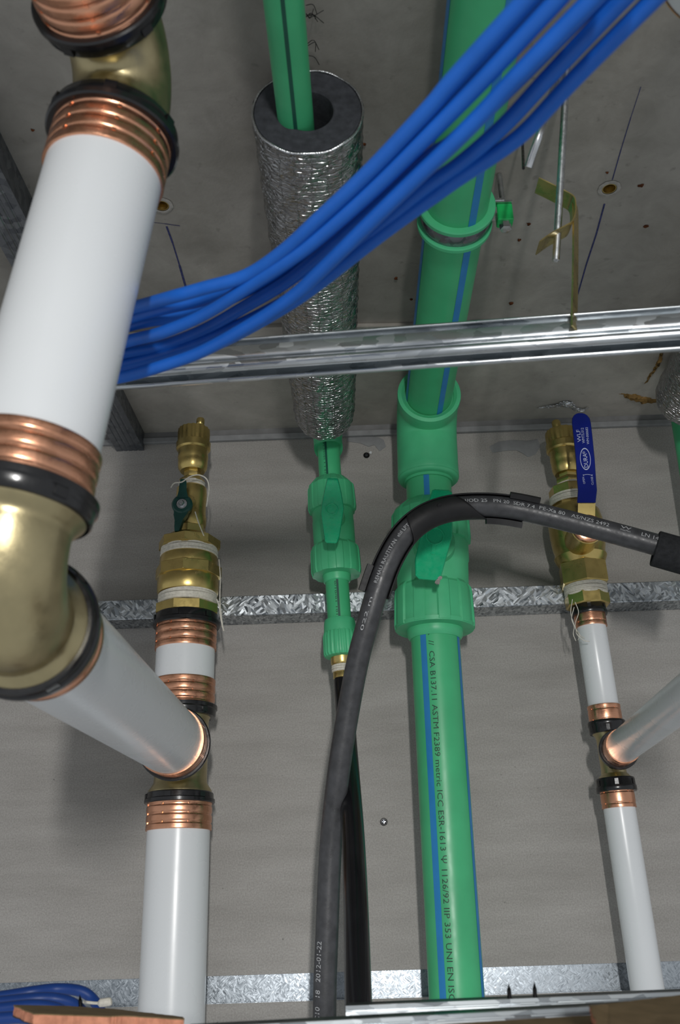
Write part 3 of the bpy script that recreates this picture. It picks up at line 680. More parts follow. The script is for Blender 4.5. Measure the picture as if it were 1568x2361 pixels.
m.lathe(GU, [(gb-.006, RG*1.0), (gb-.006, RG*1.06), (gb-.001, RG*1.06)], 64)
m.build('elbow_body', MAT['fitgreen'], el, angle=40)
LG = np.linalg.norm(C2-KG)
cp = thing('green_pipe', 'thick green pipe with a blue stripe running overhead under the slab', 'pipe', C1)
MB().lathe(CG, [(.03, RG), (LG+.25, RG)], 72).build('pipe_wall', MAT['green'], cp)
for a0, a1 in ((1.04, 1.30), (2.85, 3.15)):
    MB().patch(CG, RG+.0003, a0, a1, .05, LG+.25, 8, 2).build('blue_stripe', MAT['stripe'], cp)
# pipe clamp
cc = np.linalg.norm(Q(1045, 497, zC)-KG)
kc = thing('pipe_clamp', 'round green pipe clamp with grey rubber liner hanging the overhead green pipe', 'clamp', CG.pt(0, 0, cc))
m = MB()
for d in (-.0125, .0125):
    m.lathe(CG, [(cc+d-.0032, RG*1.0), (cc+d-.0032, RG*1.20), (cc+d-.002, RG*1.235), (cc+d+.002, RG*1.235), (cc+d+.0032, RG*1.20), (cc+d+.0032, RG*1.0)], 64)
m.build('clamp_flange', MAT['fitgreen'], kc)
MB().lathe(CG, [(cc-.0105, RG*1.10), (cc-.004, RG*1.15), (cc+.004, RG*1.15), (cc+.0105, RG*1.10)], 64).build('clamp_liner', MAT['stud'], kc)
Lg = Frame(P(1162, 492, CG.pt(0, 0, cc)[1]), (0, 0, 1)); 
lx = Lg.o - CG.pt(0, 0, cc); q = px(Lg.o)
m = MB(); m.box(Lg, -.008, .008, -.007, .007, -.013, .007, .001); m.build('clamp_lug', MAT['limepaint'], kc)
m = MB(); m.box(Lg, -.024, .008, -.009, .009, .007, .0095); m.box(Lg, -.022, -.007, -.006, .006, -.004, .004); m.box(Lg, -.012, .0, -.010, .010, .009, .0115)
m.lathe(Lg, [(-.021, .0042), (-.0205, .006), (-.013, .006)], 6); m.lathe(Lg, [(.008, .003), (CEIL-(Lg.o[2]-H)-.001, .003)], 12)
m.build('clamp_bolt', MAT['steel'], kc)
# ================================================================== SMALL GREEN RUN
SA = Axis((786, 1480), (759, 1060), 1.24); T = SA.t; mm = SA.m; RS = .0157
s1 = thing('green_pipe', 'thin green pipe with dark stripe between foil lagging and the small green valve', 'pipe', SA.at(1110))
MB().lathe(SA, [(T(1125), RS), (T(985), RS)], 48).build('pipe_wall', MAT['green'], s1)
MB().patch(SA, RS+.0003, 1.72, 1.90, T(1125), T(985), 4).build('dark_stripe', MAT['dstripe'], s1)
ts = T(1102); vs, fs = text_verts('10 1 1 10101 10 101', .0032); wx = max(q[0] for q in vs); kk = (T(1012)-ts)/wx
mb = MB(); mb.add([SA.cyl(RS+.0003, 1.92+y/RS, ts+x*kk) for x, y, z in vs], fs); mb.build('lettering', MAT['ink'], s1, smooth=False)
sv = thing('union_ball_valve', 'small green plastic union valve with an upright green handle left of the bent black pipe', 'valve', SA.at(1340))
m = MB(); gnut(m, SA, [(1182, 48), (1180, 54), (1172, 56), (1130, 54), (1124, 53), (1108, 38), (1104, 30)], 10, .04); m.build('union_nut', MAT['fitgreen'], sv, angle=24)
m = MB(); m.lathe(SA, SA.rows([(1264, 46), (1256, 48), (1205, 48), (1202, 47), (1176, 48)]), 64); m.lathe(Frame(SA.at(1212), SA.e2, (0, 0, 1)), [(.01, .018), (.04, .015)], 32); m.build('valve_body', MAT['fitgreen'], sv)
m = MB(); gnut(m, SA, [(1328, 40), (1327, 56), (1318, 58), (1275, 57), (1266, 55), (1258, 48)], 10, .04); m.build('union_nut', MAT['fitgreen'], sv, angle=24)
m = MB(); m.lathe(SA, SA.rows([(1344, 28), (1342, 31), (1330, 33), (1316, 34)]), 48); m.build('pipe_socket', MAT['fitgreen'], sv)
handle(SA, sv, [(754, 1105), (757, 1103.5), (777, 1104), (780, 1106), (787, 1136), (793, 1172), (782, 1240), (777, 1250), (774, 1252), (753, 1251), (749, 1247), (740, 1184), (742, 1160)], (765, 1174), 1.165, .014, shift=[(767, 1120)], ringr=13, bar=23)
s2 = thing('green_pipe', 'thin green pipe piece with dark stripe below the small green valve', 'pipe', SA.at(1430))
MB().lathe(SA, [(T(1440), RS), (T(1325), RS)], 48).build('pipe_wall', MAT['green'], s2)
MB().patch(SA, RS+.0003, 1.46, 1.64, T(1440), T(1325), 4).build('dark_stripe', MAT['dstripe'], s2)
ts = T(1428); vs, fs = text_verts('101 10/01/01', .0032); wx = max(q[0] for q in vs); kk = (T(1342)-ts)/wx
mb = MB(); mb.add([SA.cyl(RS+.0003, 1.66+y/RS, ts+x*kk) for x, y, z in vs], fs); mb.build('lettering', MAT['ink'], s2, smooth=False)
ta = thing('transition_adaptor', 'green ribbed adaptor with brass end joining thin green pipe to black pipe', 'pipe fitting', SA.at(1500))
m = MB(); m.lathe(SA, SA.rows([(1460, 38), (1450, 37.5), (1436, 36), (1430, 34), (1428, 28)]), 48); m.lathe(SA, SA.rows([(1516, 30), (1514, 39), (1508, 42), (1468, 41), (1458, 38)]), 96, flute=(.05, 2)); m.build('adaptor_body', MAT['fitgreen'], ta)
m = MB(); m.lathe(SA, SA.rows([(1534, 24), (1530, 26), (1512, 26)]), 40); m.lathe(SA, SA.rows([(1566, 20), (1564, 23), (1550, 23), (1547, 21)]), 12); m.build('brass_insert', MAT['brass'], ta)
m = MB(); m.lathe(SA, SA.rows([(1552, 20), (1530, 20)]), 32); tape(m, SA, T(1549), T(1534), 22.5*mm(1540), 3); m.build('thread_tape', MAT['thread'], ta)
m = MB(); m.lathe(SA, SA.rows([(1602, 19), (1601, 20), (1590, 19.5), (1588, 20), (1566, 20), (1564, 19)]), 40); m.build('crimp_sleeve', MAT['copper'], ta)
bp = [P(u, v, y) for u, v, y in ((791, 1570, 1.24), (794, 1620, 1.225), (799, 1700, 1.185), (806, 1800, 1.135), (814, 1920, 1.08), (820, 2067, 1.02), (825, 2258, .965), (828, 2380, .94))]
m = MB(); m.tube(spline(bp, 8), .0121, 40); tag(m.build('black_pipe', MAT['blackgloss']), 'straight glossy black pipe dropping from the small green adaptor', 'pipe')
# upper small pipe and lagging
zS = .648
E1, E2 = Q(752, 985, zS-.004), Q(654, 0, zS); EA = SA.pt(0, 0, 0)+SA.e3*((H+zS-SA.o[2])/SA.e3[2])
se = thing('green_elbow', 'small green elbow half hidden under the foil lagging end', 'pipe fitting', EA)
SD = Frame(EA, E2-EA, (0, 0, -1)); m = MB()
m.tube(elbow_path(EA, -SA.e3, SD.e3, EA[2]-SA.at(1006)[2], .04, .022, 10), 33*mm(1000), 48)
gb = SA.t(1008); m.lathe(SA, [(gb-.003, RS), (gb-.003, 31*mm(1000)), (gb, 34*mm(1000)), (gb+.006, 34*mm(1000))], 48); m.build('elbow_body', MAT['fitgreen'], se)
LS = np.linalg.norm(E2-EA)
up = thing('green_pipe', 'thin green pipe with dark stripe coming out of the foil lagging at the top', 'pipe', E2)
MB().lathe(SD, [(.02, RS), (LS+.25, RS)], 48).build('pipe_wall', MAT['green'], up)
MB().patch(SD, RS+.0003, 1.46, 1.66, .05, LS+.25, 4, 2).build('dark_stripe', MAT['dstripe'], up)
def lagging(p0, p1, r0, r1, hole, label, mouth=True, nring=160):
    fr = Frame(p0, p1-p0, (0, 0, -1)); L = np.linalg.norm(np.array(p1)-p0); seg = 180
    o = thing('pipe_lagging', label, 'insulation', p0)
    vs, fs, uv = [], [], []; rng = np.random.RandomState(3)
    for j in range(nring+1):
        t = L*j/nring; r = r0+(r1-r0)*(j/nring)
        amp = .0006*rng.uniform(-1, 1)
        if j < 5: r *= .88+.12*math.sqrt(j/5)
        for i in range(seg+1):
            a = 2*PI*i/seg; rr = r+amp*math.sin(3*a+j)+.0005*math.sin(11*a+.6*j)+.0004*math.sin(23*a-1.7*j)
            vs.append(fr.cyl(rr, a, t)); uv.append((a*r0, t))
    w = seg+1
    for j in range(nring):
        for i in range(seg): fs.append((j*w+i, j*w+i+1, (j+1)*w+i+1, (j+1)*w+i))
    mb = MB(); mb.add(vs, fs); f = mb.build('foil_jacket', MAT['foil'], o)
    ul = f.data.uv_layers.new(name='UVMap'); idx = np.zeros(len(f.data.loops), dtype=np.int32); f.data.loops.foreach_get('vertex_index', idx)
    ul.data.foreach_set('uv', np.array(uv)[idx].ravel())
    b = MB(); r1b = r1-.001
    pr = [(L-.06, hole), (L-.004, hole), (L+.0005, hole+.001)]
    for k in range(1, 12): pr.append((L+.0010+.0004*math.sin(k*2.3), hole+(r1b-hole)*k/12))
    pr += [(L+.0005, r1b-.001), (L-.003, r1b)]
    b.lathe(fr, pr, 96, cap0=False, cap1=False); rm = MB(); rm.tube([fr.cyl(r1-.0004, a, L+.0006*math.sin(9*a)) for a in np.linspace(0, 2*PI, 97)], .0011, 8, cap=False); rm.build('foil_rim', MAT['crumple'], o); b.build('foam_core', MAT['foam'], o)
    return o
ofs = np.array((.004, 0, .003))
lp0, lp1 = Q(749, 962, zS), Q(699, 264, zS+.002)
lagging(lp0+np.array((0, .0, .0)), lp1+ofs, .0405, .0485, .0215, 'silver foil pipe lagging with grey foam mouth hanging on the thin green pipe')
# right-hand lagging and green pipe
G2 = Axis((1580, 1000), (1632, 1320), 1.27)
q_ = pipe1(G2, G2.t(1420), G2.t(930), .0165, 'thin green pipe at the far right edge beneath the second foil lagging', name='green_pipe', m='green')
lagging(Q(1580, 925, .655), Q(1790, 560, .655), .044, .046, .02, 'second silver foil lagging at the right edge beneath the rail', nring=80)
# ================================================================== BENT BLACK PIPE
bp = [P(u, v, y) for u, v, y in ((748, 2420, 1.16), (749, 2300, 1.15), (754, 2150, 1.14), (763, 1950, 1.125), (781, 1780, 1.10), (803, 1640, 1.08), (826, 1520, 1.06), (850, 1430, 1.045), (874, 1350, 1.035), (900, 1285, 1.03), (935, 1230, 1.03), (980, 1193, 1.03), (1035, 1173, 1.035), (1100, 1167, 1.04), (1170, 1171, 1.045), (1260, 1189, 1.045), (1400, 1225, 1.04), (1520, 1258, 1.035), (1640, 1292, 1.03))]
sp_ = spline(bp, 10); BP = Path(sp_); RB_ = .0125
hose = thing('black_pipe', 'matt black bent pipe with white print arching across the green valve', 'pipe', sp_[0])
MB().tube(sp_, RB_, 48).build('pipe_wall', MAT['blackpipe'], hose)
def s_near(u, v):
    best = min(range(len(sp_)), key=lambda i: (lambda c: (c[0]/c[2]*F+CU-u)**2+(c[1]/c[2]*F+CV-v)**2)(R3.T @ (sp_[i]-CAM)))
    return BP.s[best]
def hose_text(body, s0, s1, size, ang):
    vs, fs = text_verts(body, size); wx = max(q[0] for q in vs); k = (s1-s0)/wx
    mb = MB(); mb.add([BP.surf(s0+x*k, ang+y/RB_, RB_+.0003) for x, y, z in vs], fs); mb.build('lettering', MAT['wink'], hose, smooth=False)
hose_text('C10   18   2012-01-22', s_near(749, 2355), s_near(754, 2165), .0085, 2.0)
hose_text('022 m', s_near(840, 1450), s_near(858, 1375), .0050, 1.80)
hose_text('REHAU RAUTITAN  elsl LPT  22X0', s_near(872, 1348), s_near(965, 1190), .0062, 1.80)
hose_text('DN/OD 25   PN 20  SDR 7.4', s_near(1045, 1160), s_near(1228, 1165), .0060, 1.98)
hose_text('PE-Xa 80', s_near(1243, 1165), s_near(1308, 1182), .0068, 2.02)
hose_text('AS/NZS 2492', s_near(1322, 1185), s_near(1408, 1207), .0066, 2.02)
hose_text('W', s_near(1427, 1207), s_near(1452, 1215), .0060, 2.25)
hose_text('WaterMark', s_near(1424, 1212), s_near(1460, 1222), .0028, 2.02)
hose_text('LN 1413 Class', s_near(1475, 1222), s_near(1580, 1250), .0068, 2.02)
# bend support
sb = thing('bend_support', 'black plastic bend bracket clipped around the bent black pipe', 'bracket', BP.at(s_near(980, 1193))[0])
sA, sB, sC, sD = s_near(866, 1372), s_near(950, 1215), s_near(1050, 1170), s_near(1212, 1178)
vs, fs = [], []; ns, na = 70, 22; r_ = RB_*1.14
for j in range(ns+1):
    s = sA+(sD-sA)*j/ns
    if s < sB: x = (s-sA)/(sB-sA); cov = max(0, (x-.80)/.20)
    elif s > sC: x = (sD-s)/(sD-sC); cov = max(0, (x-.55)/.45)
    else: cov = 1.0
    lo = -.10 + 0*s; lo = .12*(1-cov)+0.0; hi = PI*.96
    a_in, a_out = .35*(1-cov)+1.50*cov, 2*PI-3.05
    a0, a1 = .28+(2.62-.28)*cov, -(PI+.25)       # from the front edge round the inner side and back
    for i in range(na+1):
        a = a0+(a1-a0)*i/na; vs.append(BP.surf(s, a, r_))
w = na+1
for j in range(ns):
    for i in range(na): fs.append((j*w+i, j*w+i+1, (j+1)*w+i+1, (j+1)*w+i))
m = MB(); m.add(vs, fs); o = m.build('channel', MAT['blackmatt'], sb)
md = o.modifiers.new('thickness', 'SOLIDIFY'); md.thickness = .0016; md.offset = 1
m = MB(); m.lathe(Frame(BP.surf(s_near(1005, 1172), 1.95, r_+.0005), BP.at(s_near(1005, 1172))[2]), [(0, .003), (.0014, .0028)], 20); m.build('stud_mark', MAT['dark'], sb)
def clip_tab(s0, s1, a, h):
    m = MB(); n = 8
    ring_ = []
    for j in range(n+1):
        s = s0+(s1-s0)*j/n; k = 1-.0*j
        p0 = BP.surf(s, a-.22, r_); p1 = BP.surf(s, a-.12, r_+h); p2 = BP.surf(s, a+.12, r_+h); p3 = BP.surf(s, a+.22, r_)
        ring_.append([p0, p1, p2, p3])
    m.loft(ring_); return m.build('clip_tab', MAT['blackmatt'], sb)
clip_tab(s_near(866, 1372), s_near(885, 1318), 2.95, .0065)
clip_tab(s_near(1172, 1171), s_near(1234, 1184), 2.75, .0055)
clip_tab(s_near(1120, 1168), s_near(1214, 1180), .1, .0065)
# foam sleeve at the right end
s0 = s_near(1512, 1256); m = MB(); rs = []
off = np.array((0, 0, -.005))
def srow(s, r): p, e1, e2, T_ = BP.at(s); return [p+off+(e1*math.cos(a)+e2*math.sin(a))*r for a in np.linspace(0, 2*PI, 40, endpoint=False)]
m.loft([srow(s0+.04, .0165), srow(s0+.001, .0165), srow(s0, .0175), srow(s0, .0195), srow(s0+.001, .0205)]+[srow(s0+.01*k, .0205) for k in range(1, 7)], cap=False)
tag(m.build('foam_sleeve', MAT['rubber']), 'black foam sleeve over the bent black pipe at the right edge', 'insulation')
# ================================================================== HANGING RAIL, RODS, CLIP
def extrude(prof, pA, pB, th, fr_up=(0, 0, 1), name='rail', material='rail', parent=None, n=1):
    """open sheet profile (y back, z up) swept from pA to pB"""
    d = unit(np.array(pB)-pA); upv = np.array(fr_up, float); upv = unit(upv-d*upv.dot(d)); bk = np.cross(upv, d)
    if bk[1] < 0: bk = -bk
    p = np.array(prof, float); nn = []
    for i in range(len(p)):
        t = unit(p[min(i+1, len(p)-1)]-p[max(i-1, 0)]); nn.append((-t[1], t[0]))
    out = list(p)+list((p+np.array(nn)*th)[::-1])
    m = MB(); m.loft([[o_+bk*y+upv*z for y, z in out] for o_ in (pA, pB)]); return m
TCR = [(.008, .0255), (.002, .0264), (-.0016, .0262), (-.0026, .0252), (-.0020, .0238), (.0030, .0232), (.0042, .0222), (.0040, .0208), (.0006, .0198), (-.0004, .0190), (0, .0100), (.0022, .0092), (.0026, .0078), (.0004, .0068), (-.0008, .0050), (-.0004, .0026), (.0010, .0006), (.0034, 0), (.0046, .0008), (.0052, .0140), (.0150, .0140), (.0158, .0010), (.0172, -.0012), (.0192, -.0012), (.0205, .001), (.0205, .020), (.022, .0215), (.0245, .0225), (.0245, .025), (.018, .0255)]
def dense_prof(pr, n=3): return [tuple(q[:2]) for q in spline([(a, b, 0) for a, b in pr], n)]
rl = P(200, 872, .735); rr = P(1700, 766, .665)
k_ = 1.08
mrail = extrude([(a*k_, b*k_) for a, b in dense_prof(TCR)], rl, rr, .0008)
rail = tag(mrail.build('top_cross_rail', MAT['rail'], angle=60), 'shiny galvanised ceiling rail slung across the middle under the slab', 'rail')
# suspension rods and clip
RD = thing('hanger_rod', 'long straight zinc hanger rod passing through the gold clip', 'rod', P(1307, 150, .66))
ra, rb = Q(1309, 120, CEIL), P(1282, 603, .70); ff = Frame(ra, rb-ra); MB().lathe(ff, [(0, .0033), (np.linalg.norm(rb-ra)-.001, .0033), (np.linalg.norm(rb-ra), .002)], 16).build('rod_shaft', MAT['steel'], RD)
ra, rb = Q(1290, 160, CEIL), P(1218, 385, .640); pts = spline([ra, P(1252, 285, .62), rb], 8)
tag(MB().tube(pts, .0032, 14).build('hanger_rod', MAT['steel']), 'short bent zinc hanger rod ending above the gold clip', 'rod')
ra, rb = Q(1204, 300, CEIL), P(1207, 388, .64)
tag(MB().tube([ra, rb], .0013, 10).build('hanger_wire', MAT['dark']), 'thin dark wire hanging left of the short bent rod', 'wire')
def strip(path, wv, th):
    """flat strip along 3-D path with width vector wv"""
    m = MB(); rings = []; n = len(path)
    for i, p in enumerate(path):
        t = unit(path[min(i+1, n-1)]-path[max(i-1, 0)]); nrm = unit(np.cross(t, wv)); w = np.array(wv)/2
        rings.append([p-w-nrm*th/2, p+w-nrm*th/2, p+w+nrm*th/2, p-w+nrm*th/2])
    m.loft(rings); return m
cpth = spline([P(u, v, .695) for u, v in ((1238, 427), (1265, 440), (1300, 458), (1316, 468), (1321, 480), (1321, 505), (1314, 525), (1300, 535), (1268, 552), (1240, 572))], 5)
clp = thing('suspension_clip', 'gold coloured spring clip on the hanger rod holding the rail', 'clip', P(1318, 500, .695))
strip(cpth, (.001, .025, .005), .0010).build('spring_tab', MAT['gold'], clp)
leg = spline([P(1313, 462, .697), P(1325, 470, .697), P(1327, 520, .695), P(1326, 640, .688), P(1324, 730, .680), P(1325, 757, .676)], 5)
strip(leg, (.0068, .012, .002), .0014).build('hook_leg', MAT['gold'], clp)
# ceiling stud on the left
sw = .048
e0 = Q(316, 1068, CEIL-.035); e1 = Q(-36, 415, CEIL-.035); d = e1-e0
sfr = Frame(e0, d, (0, 0, -1)); L = np.linalg.norm(d)
stp = [(-.021, -.036), (-.021, 0), (-.016, .0)]
for k in range(4):
    x = -.011+k*.0075; stp += [(x-.0018, 0), (x-.0006, -.0007), (x+.0006, -.0007), (x+.0018, 0)]
stp += [(.017, 0), (.021, 0), (.021, -.036)]
inner = [(x*(.93), y-.0012 if y > -.03 else y) for x, y in stp[::-1]]
m = MB(); m.loft([[sfr.pt(x, y, t) for x, y in stp+inner] for t in (0, L+.4)])
tag(m.build('steel_stud', MAT['stud'], smooth=False), 'dull grey steel stud fixed under the slab behind the big white pipe', 'stud')
# anchors
def anchor(u, v, label):
    c = Q(u, v, CEIL-.0006); o = thing('ceiling_anchor', label, 'anchor', c); fr = Frame(c, (0, 0, -1), (0, 1, 0))
    m = MB(); vs = []; n = 40; random.seed(int(u))
    for k, (r, z) in enumerate(((.0079, .0007), (.0092, .0011), (.0120, .0003))):
        for i in range(n): vs.append(fr.cyl(r*(1 if k < 2 else random.uniform(.97, 1.04)), 2*PI*i/n, z))
    m.add(vs, [(k*n+i, k*n+(i+1) % n, (k+1)*n+(i+1) % n, (k+1)*n+i) for k in range(2) for i in range(n)]); m.build('dust_ring', MAT['dust'], o)
    m = MB(); m.lathe(fr, [(-.002, .0074), (.0002, .0074), (.0002, .0066), (-.004, .0063), (-.006, .0055), (-.012, .0052), (-.020, .0050), (-.020, .0)], 32, cap0=False, cap1=False); m.build('anchor_shell', MAT['brass'], o)
anchor(1405, 435, 'brass drop-in anchor set in the slab right of the gold clip')
anchor(373, 474, 'brass drop-in anchor in the slab beside the big white pipe')
# chalk lines on the slab
def chalk(pts, label, w=.0011):
    m = MB(); ps = [Q(u, v, CEIL-.0004) for u, v in pts]
    for a, b in zip(ps, ps[1:]):
        d = unit(b-a); s = np.cross(d, (0, 0, 1))*w*random.uniform(.5, 1); m.add([a-s, b-s, b+s, a+s], [(0, 1, 2, 3)])
    return tag(m.build('chalk_line', MAT['chalk'], smooth=False), label, 'chalk mark')
chalk([(1394, 470), (1375, 540), (1352, 610), (1332, 680)], 'thin blue chalk line on the slab right of the gold clip')
chalk([(1478, 200), (1455, 270), (1432, 345), (1412, 415)], 'dark chalk line on the slab above the right anchor', .0006)
chalk([(384, 522), (398, 560), (414, 612), (430, 668)], 'blue chalk line on the slab beside the big white pipe', .0013)
chalk([(345, 512), (380, 516), (415, 521)], 'short dark pencil line on the slab beside the left anchor', .0006)
chalk([(1014+0, 780), (1012, 782)], 'tiny pencil tick on the slab behind the rail', .0005) if False else None
m = MB()
for u, v, r in ((75, 300, 5), (838, 332, 7), (1220, 516, 6), (1197, 553, 5), (1400, 398, 4), (1490, 522, 6), (1478, 428, 7), (948, 690, 4), (1178, 700, 6), (913, 642, 5)):
    c = Q(u, v, CEIL-.0006); q = px(c); n = 9; rr = [c+np.array((math.cos(a), math.sin(a), 0))*r*q*random.uniform(.4, 1.2) for a in np.linspace(0, 2*PI, n, endpoint=False)]
    m.loft([rr, [p+(c-p)*.3-np.array((0, 0, .0012)) for p in rr]])
o = m.build('rust_specks', MAT['rust'], smooth=False); o['kind'] = 'stuff'; tag(o, 'small brown rust specks scattered over the concrete slab', 'specks'); o.name = 'rust_specks'
m = MB(); 
for k in range(9):
    v0 = random.uniform(10, 140); u0 = 708+v0*.03; pts = [Q(u0-3, v0, CEIL-.004), Q(u0+random.uniform(6, 20), v0+random.uniform(-14, 14), CEIL-.006), Q(u0+random.uniform(14, 38), v0+random.uniform(-24, 36), CEIL-.004)]
    m.tube(spline(pts, 5), .00032, 5)
o = tag(m.build('loose_fibres', MAT['dark']), 'dark loose fibres on the slab beside the thin green pipe', 'fibres'); o['kind'] = 'stuff'
# wall screws
def wall_screw(u, v, label):
    c = P(u, v, WALL-.0005); o = thing('drywall_screw', label, 'screw', c); fr = Frame(c, (0, -1, 0), (0, 0, 1))
    MB().lathe(fr, [(-.002, .003), (0, .0046), (.0008, .0048), (.0014, .0042), (.0013, .0026), (.0006, .002)], 28).build('screw_head', MAT['dark'], o)
    m = MB(); m.box(fr, -.0022, .0022, -.0006, .0006, .0008, .0018); m.box(fr, -.0006, .0006, -.0022, .0022, .0008, .0018); m.build('cross_slot', MAT['stud'], o)
wall_screw(845, 1050, 'black drywall screw high on the wall right of the foil lagging')
wall_screw(885, 1895, 'black drywall screw on the lower wall left of the thick green pipe')
m = MB(); m.box(Frame(P(854.5, 1044, WALL-.001), (.4, 0, 1)), -.0018, .0018, 0, .0016, -.002, .002, .0004); tag(m.build('plaster_chip', MAT['white']), 'tiny white plaster chip beside the upper wall screw', 'chip')
# sealant smears on the upper wall
def smear(pts, label, mt='paleseal'):
    c = np.mean([P(u, v, WALL-.0012) for u, v in pts], 0)
    a = [P(u, v, WALL-.0003) for u, v in pts]; b = [c+(P(u, v, WALL-.0012)-c)*.9 for u, v in pts]
    return tag(MB().loft([a, b]).build('sealant_smear', MAT[mt]), label, 'sealant')
smear([(838, 1004), (872, 1008), (885, 1014), (890, 1030), (876, 1040), (864, 1026), (850, 1030), (830, 1022), (800, 1018), (800, 1006)], 'pale grey sealant smear on the wall above the upper screw')
smear([(1128, 1030), (1150, 1018), (1180, 1014), (1215, 1016), (1240, 1012), (1246, 1030), (1234, 1048), (1218, 1054), (1206, 1046), (1190, 1038), (1160, 1040), (1136, 1044)], 'wide grey sealant smear on the wall left of the right air vent')
m = MB(); rp = [P(u, v, WALL-.0004) for u, v in ((1166, 1412), (1180, 1411), (1192, 1411), (1186, 1415), (1176, 1415))]
m.loft([rp, [p+np.array((0, -.0006, 0)) for p in rp]]); tag(m.build('paint_mark', MAT['redpaint']), 'small red paint mark on the wall under the middle metal track', 'paint mark')
# crumpled foil and adhesive near the right corner
def crumple(pts, label, mt, name, cat, amp, z=CEIL-.010):
    vs = []; m = MB(); n = len(pts); random.seed(len(pts)*7)
    ps = spline([Q(u, v, z) for u, v in pts], 6)
    rings = []
    for i, p in enumerate(ps):
        k = math.sin(PI*(i+.6)/(len(ps)+.2)); rings.append([p+np.array((random.uniform(-1, 1)*.003, amp*k*math.cos(a)*random.uniform(.5, 1.2), amp*k*math.sin(a)*random.uniform(.2, .7))) for a in np.linspace(0, 2*PI, 12, endpoint=False)])
    m.loft(rings); return tag(m.build(name, MAT[mt], smooth=mt == 'glue'), label, cat)
crumple(((1240, 941), (1268, 938), (1300, 934), (1318, 936), (1330, 944), (1345, 946), (1356, 940)), 'crumpled silver foil tape at the slab edge above the blue lever', 'crumple', 'foil_tape', 'tape', .0055)
crumple(((1290, 930), (1306, 928), (1320, 929)), 'bright torn bit of foil beside the crumpled foil tape', 'crumple', 'foil_tape', 'tape', .003)
crumple(((1428, 905), (1450, 912), (1478, 918), (1505, 922), (1530, 925)), 'tan adhesive lump at the slab edge left of the right lagging', 'glue', 'adhesive_lump', 'adhesive', .011, CEIL-.006)
crumple(((1486, 888), (1500, 862), (1516, 836), (1528, 806), (1535, 790)), 'tan adhesive strip on the slab along the right lagging', 'glue', 'adhesive_lump', 'adhesive', .010, CEIL-.006)
# ================================================================== BLUE CABLES
cabs = [
 ('topmost blue data cable of the bundle crossing the picture', .400, [(1360, -160), (1212, 0), (1047, 181), (987, 252), (859, 388), (732, 508), (650, 582), (567, 636), (471, 664), (400, 684), (320, 706, .412), (200, 738, .42), (100, 775, .42)]),
 ('second blue data cable from the top of the bundle', .396, [(1425, -150), (1284, 0), (1116, 181), (987, 312), (859, 438), (732, 550), (663, 602), (567, 664), (471, 724), (376, 766), (305, 784, .408), (200, 815, .41), (100, 850, .41)]),
 ('third blue data cable from the top, lying against the topmost', .411, [(1390, -150), (1248, 0), (1078, 181), (900, 372), (800, 470), (700, 562), (620, 618), (567, 652), (471, 690), (400, 706), (320, 726, .416), (200, 765, .418), (100, 805, .418)]),
 ('fourth blue data cable with its end loose under the topmost two', .420, [(1400, -150), (1262, 0), (1090, 181), (900, 395), (800, 490), (700, 582), (620, 640), (540, 684), (470, 712), (400, 732), (320, 745), (200, 780), (100, 815)]),
 ('shaded blue data cable in the middle of the bundle', .412, [(1550, -170), (1364, 10), (1190, 186), (1050, 322), (987, 366), (859, 480), (732, 592), (663, 648), (567, 706), (471, 760), (376, 797), (296, 812), (200, 832), (100, 856)]),
 ('bright lower blue data cable, frontmost of the bundle', .390, [(1520, -160), (1364, 0), (1190, 178), (1120, 254), (1051, 324), (987, 385), (923, 446), (859, 508), (796, 570), (732, 632), (680, 680), (599, 736), (471, 808), (376, 843), (292, 867), (200, 884), (100, 900)]),
 ('rightmost blue data cable at the top right, running low in the bundle', .404, [(1650, -140), (1505, 0), (1325, 181), (1228, 286), (1178, 330), (1115, 374), (1051, 416), (987, 462), (923, 508), (859, 556), (796, 606), (732, 656), (663, 704), (560, 764), (471, 806), (376, 838), (292, 852), (200, 872), (100, 892)]),
 ('hidden blue data cable behind the frontmost one', .407, [(1590, -150), (1434, 0), (1262, 181), (1161, 290), (1060, 378), (987, 428), (923, 482), (859, 538), (796, 592), (732, 648), (663, 692), (567, 742), (471, 786), (376, 817), (296, 838), (200, 858), (100, 880)]),
]
for lb, zz, pts in cabs:
    pth = spline([Q(q[0], q[1], q[2] if len(q) > 2 else zz) for q in pts], 8)
    tag(MB().tube(pth, .0046, 20).build('data_cable', MAT['cable']), lb, 'cable', 'blue data cables crossing the void')
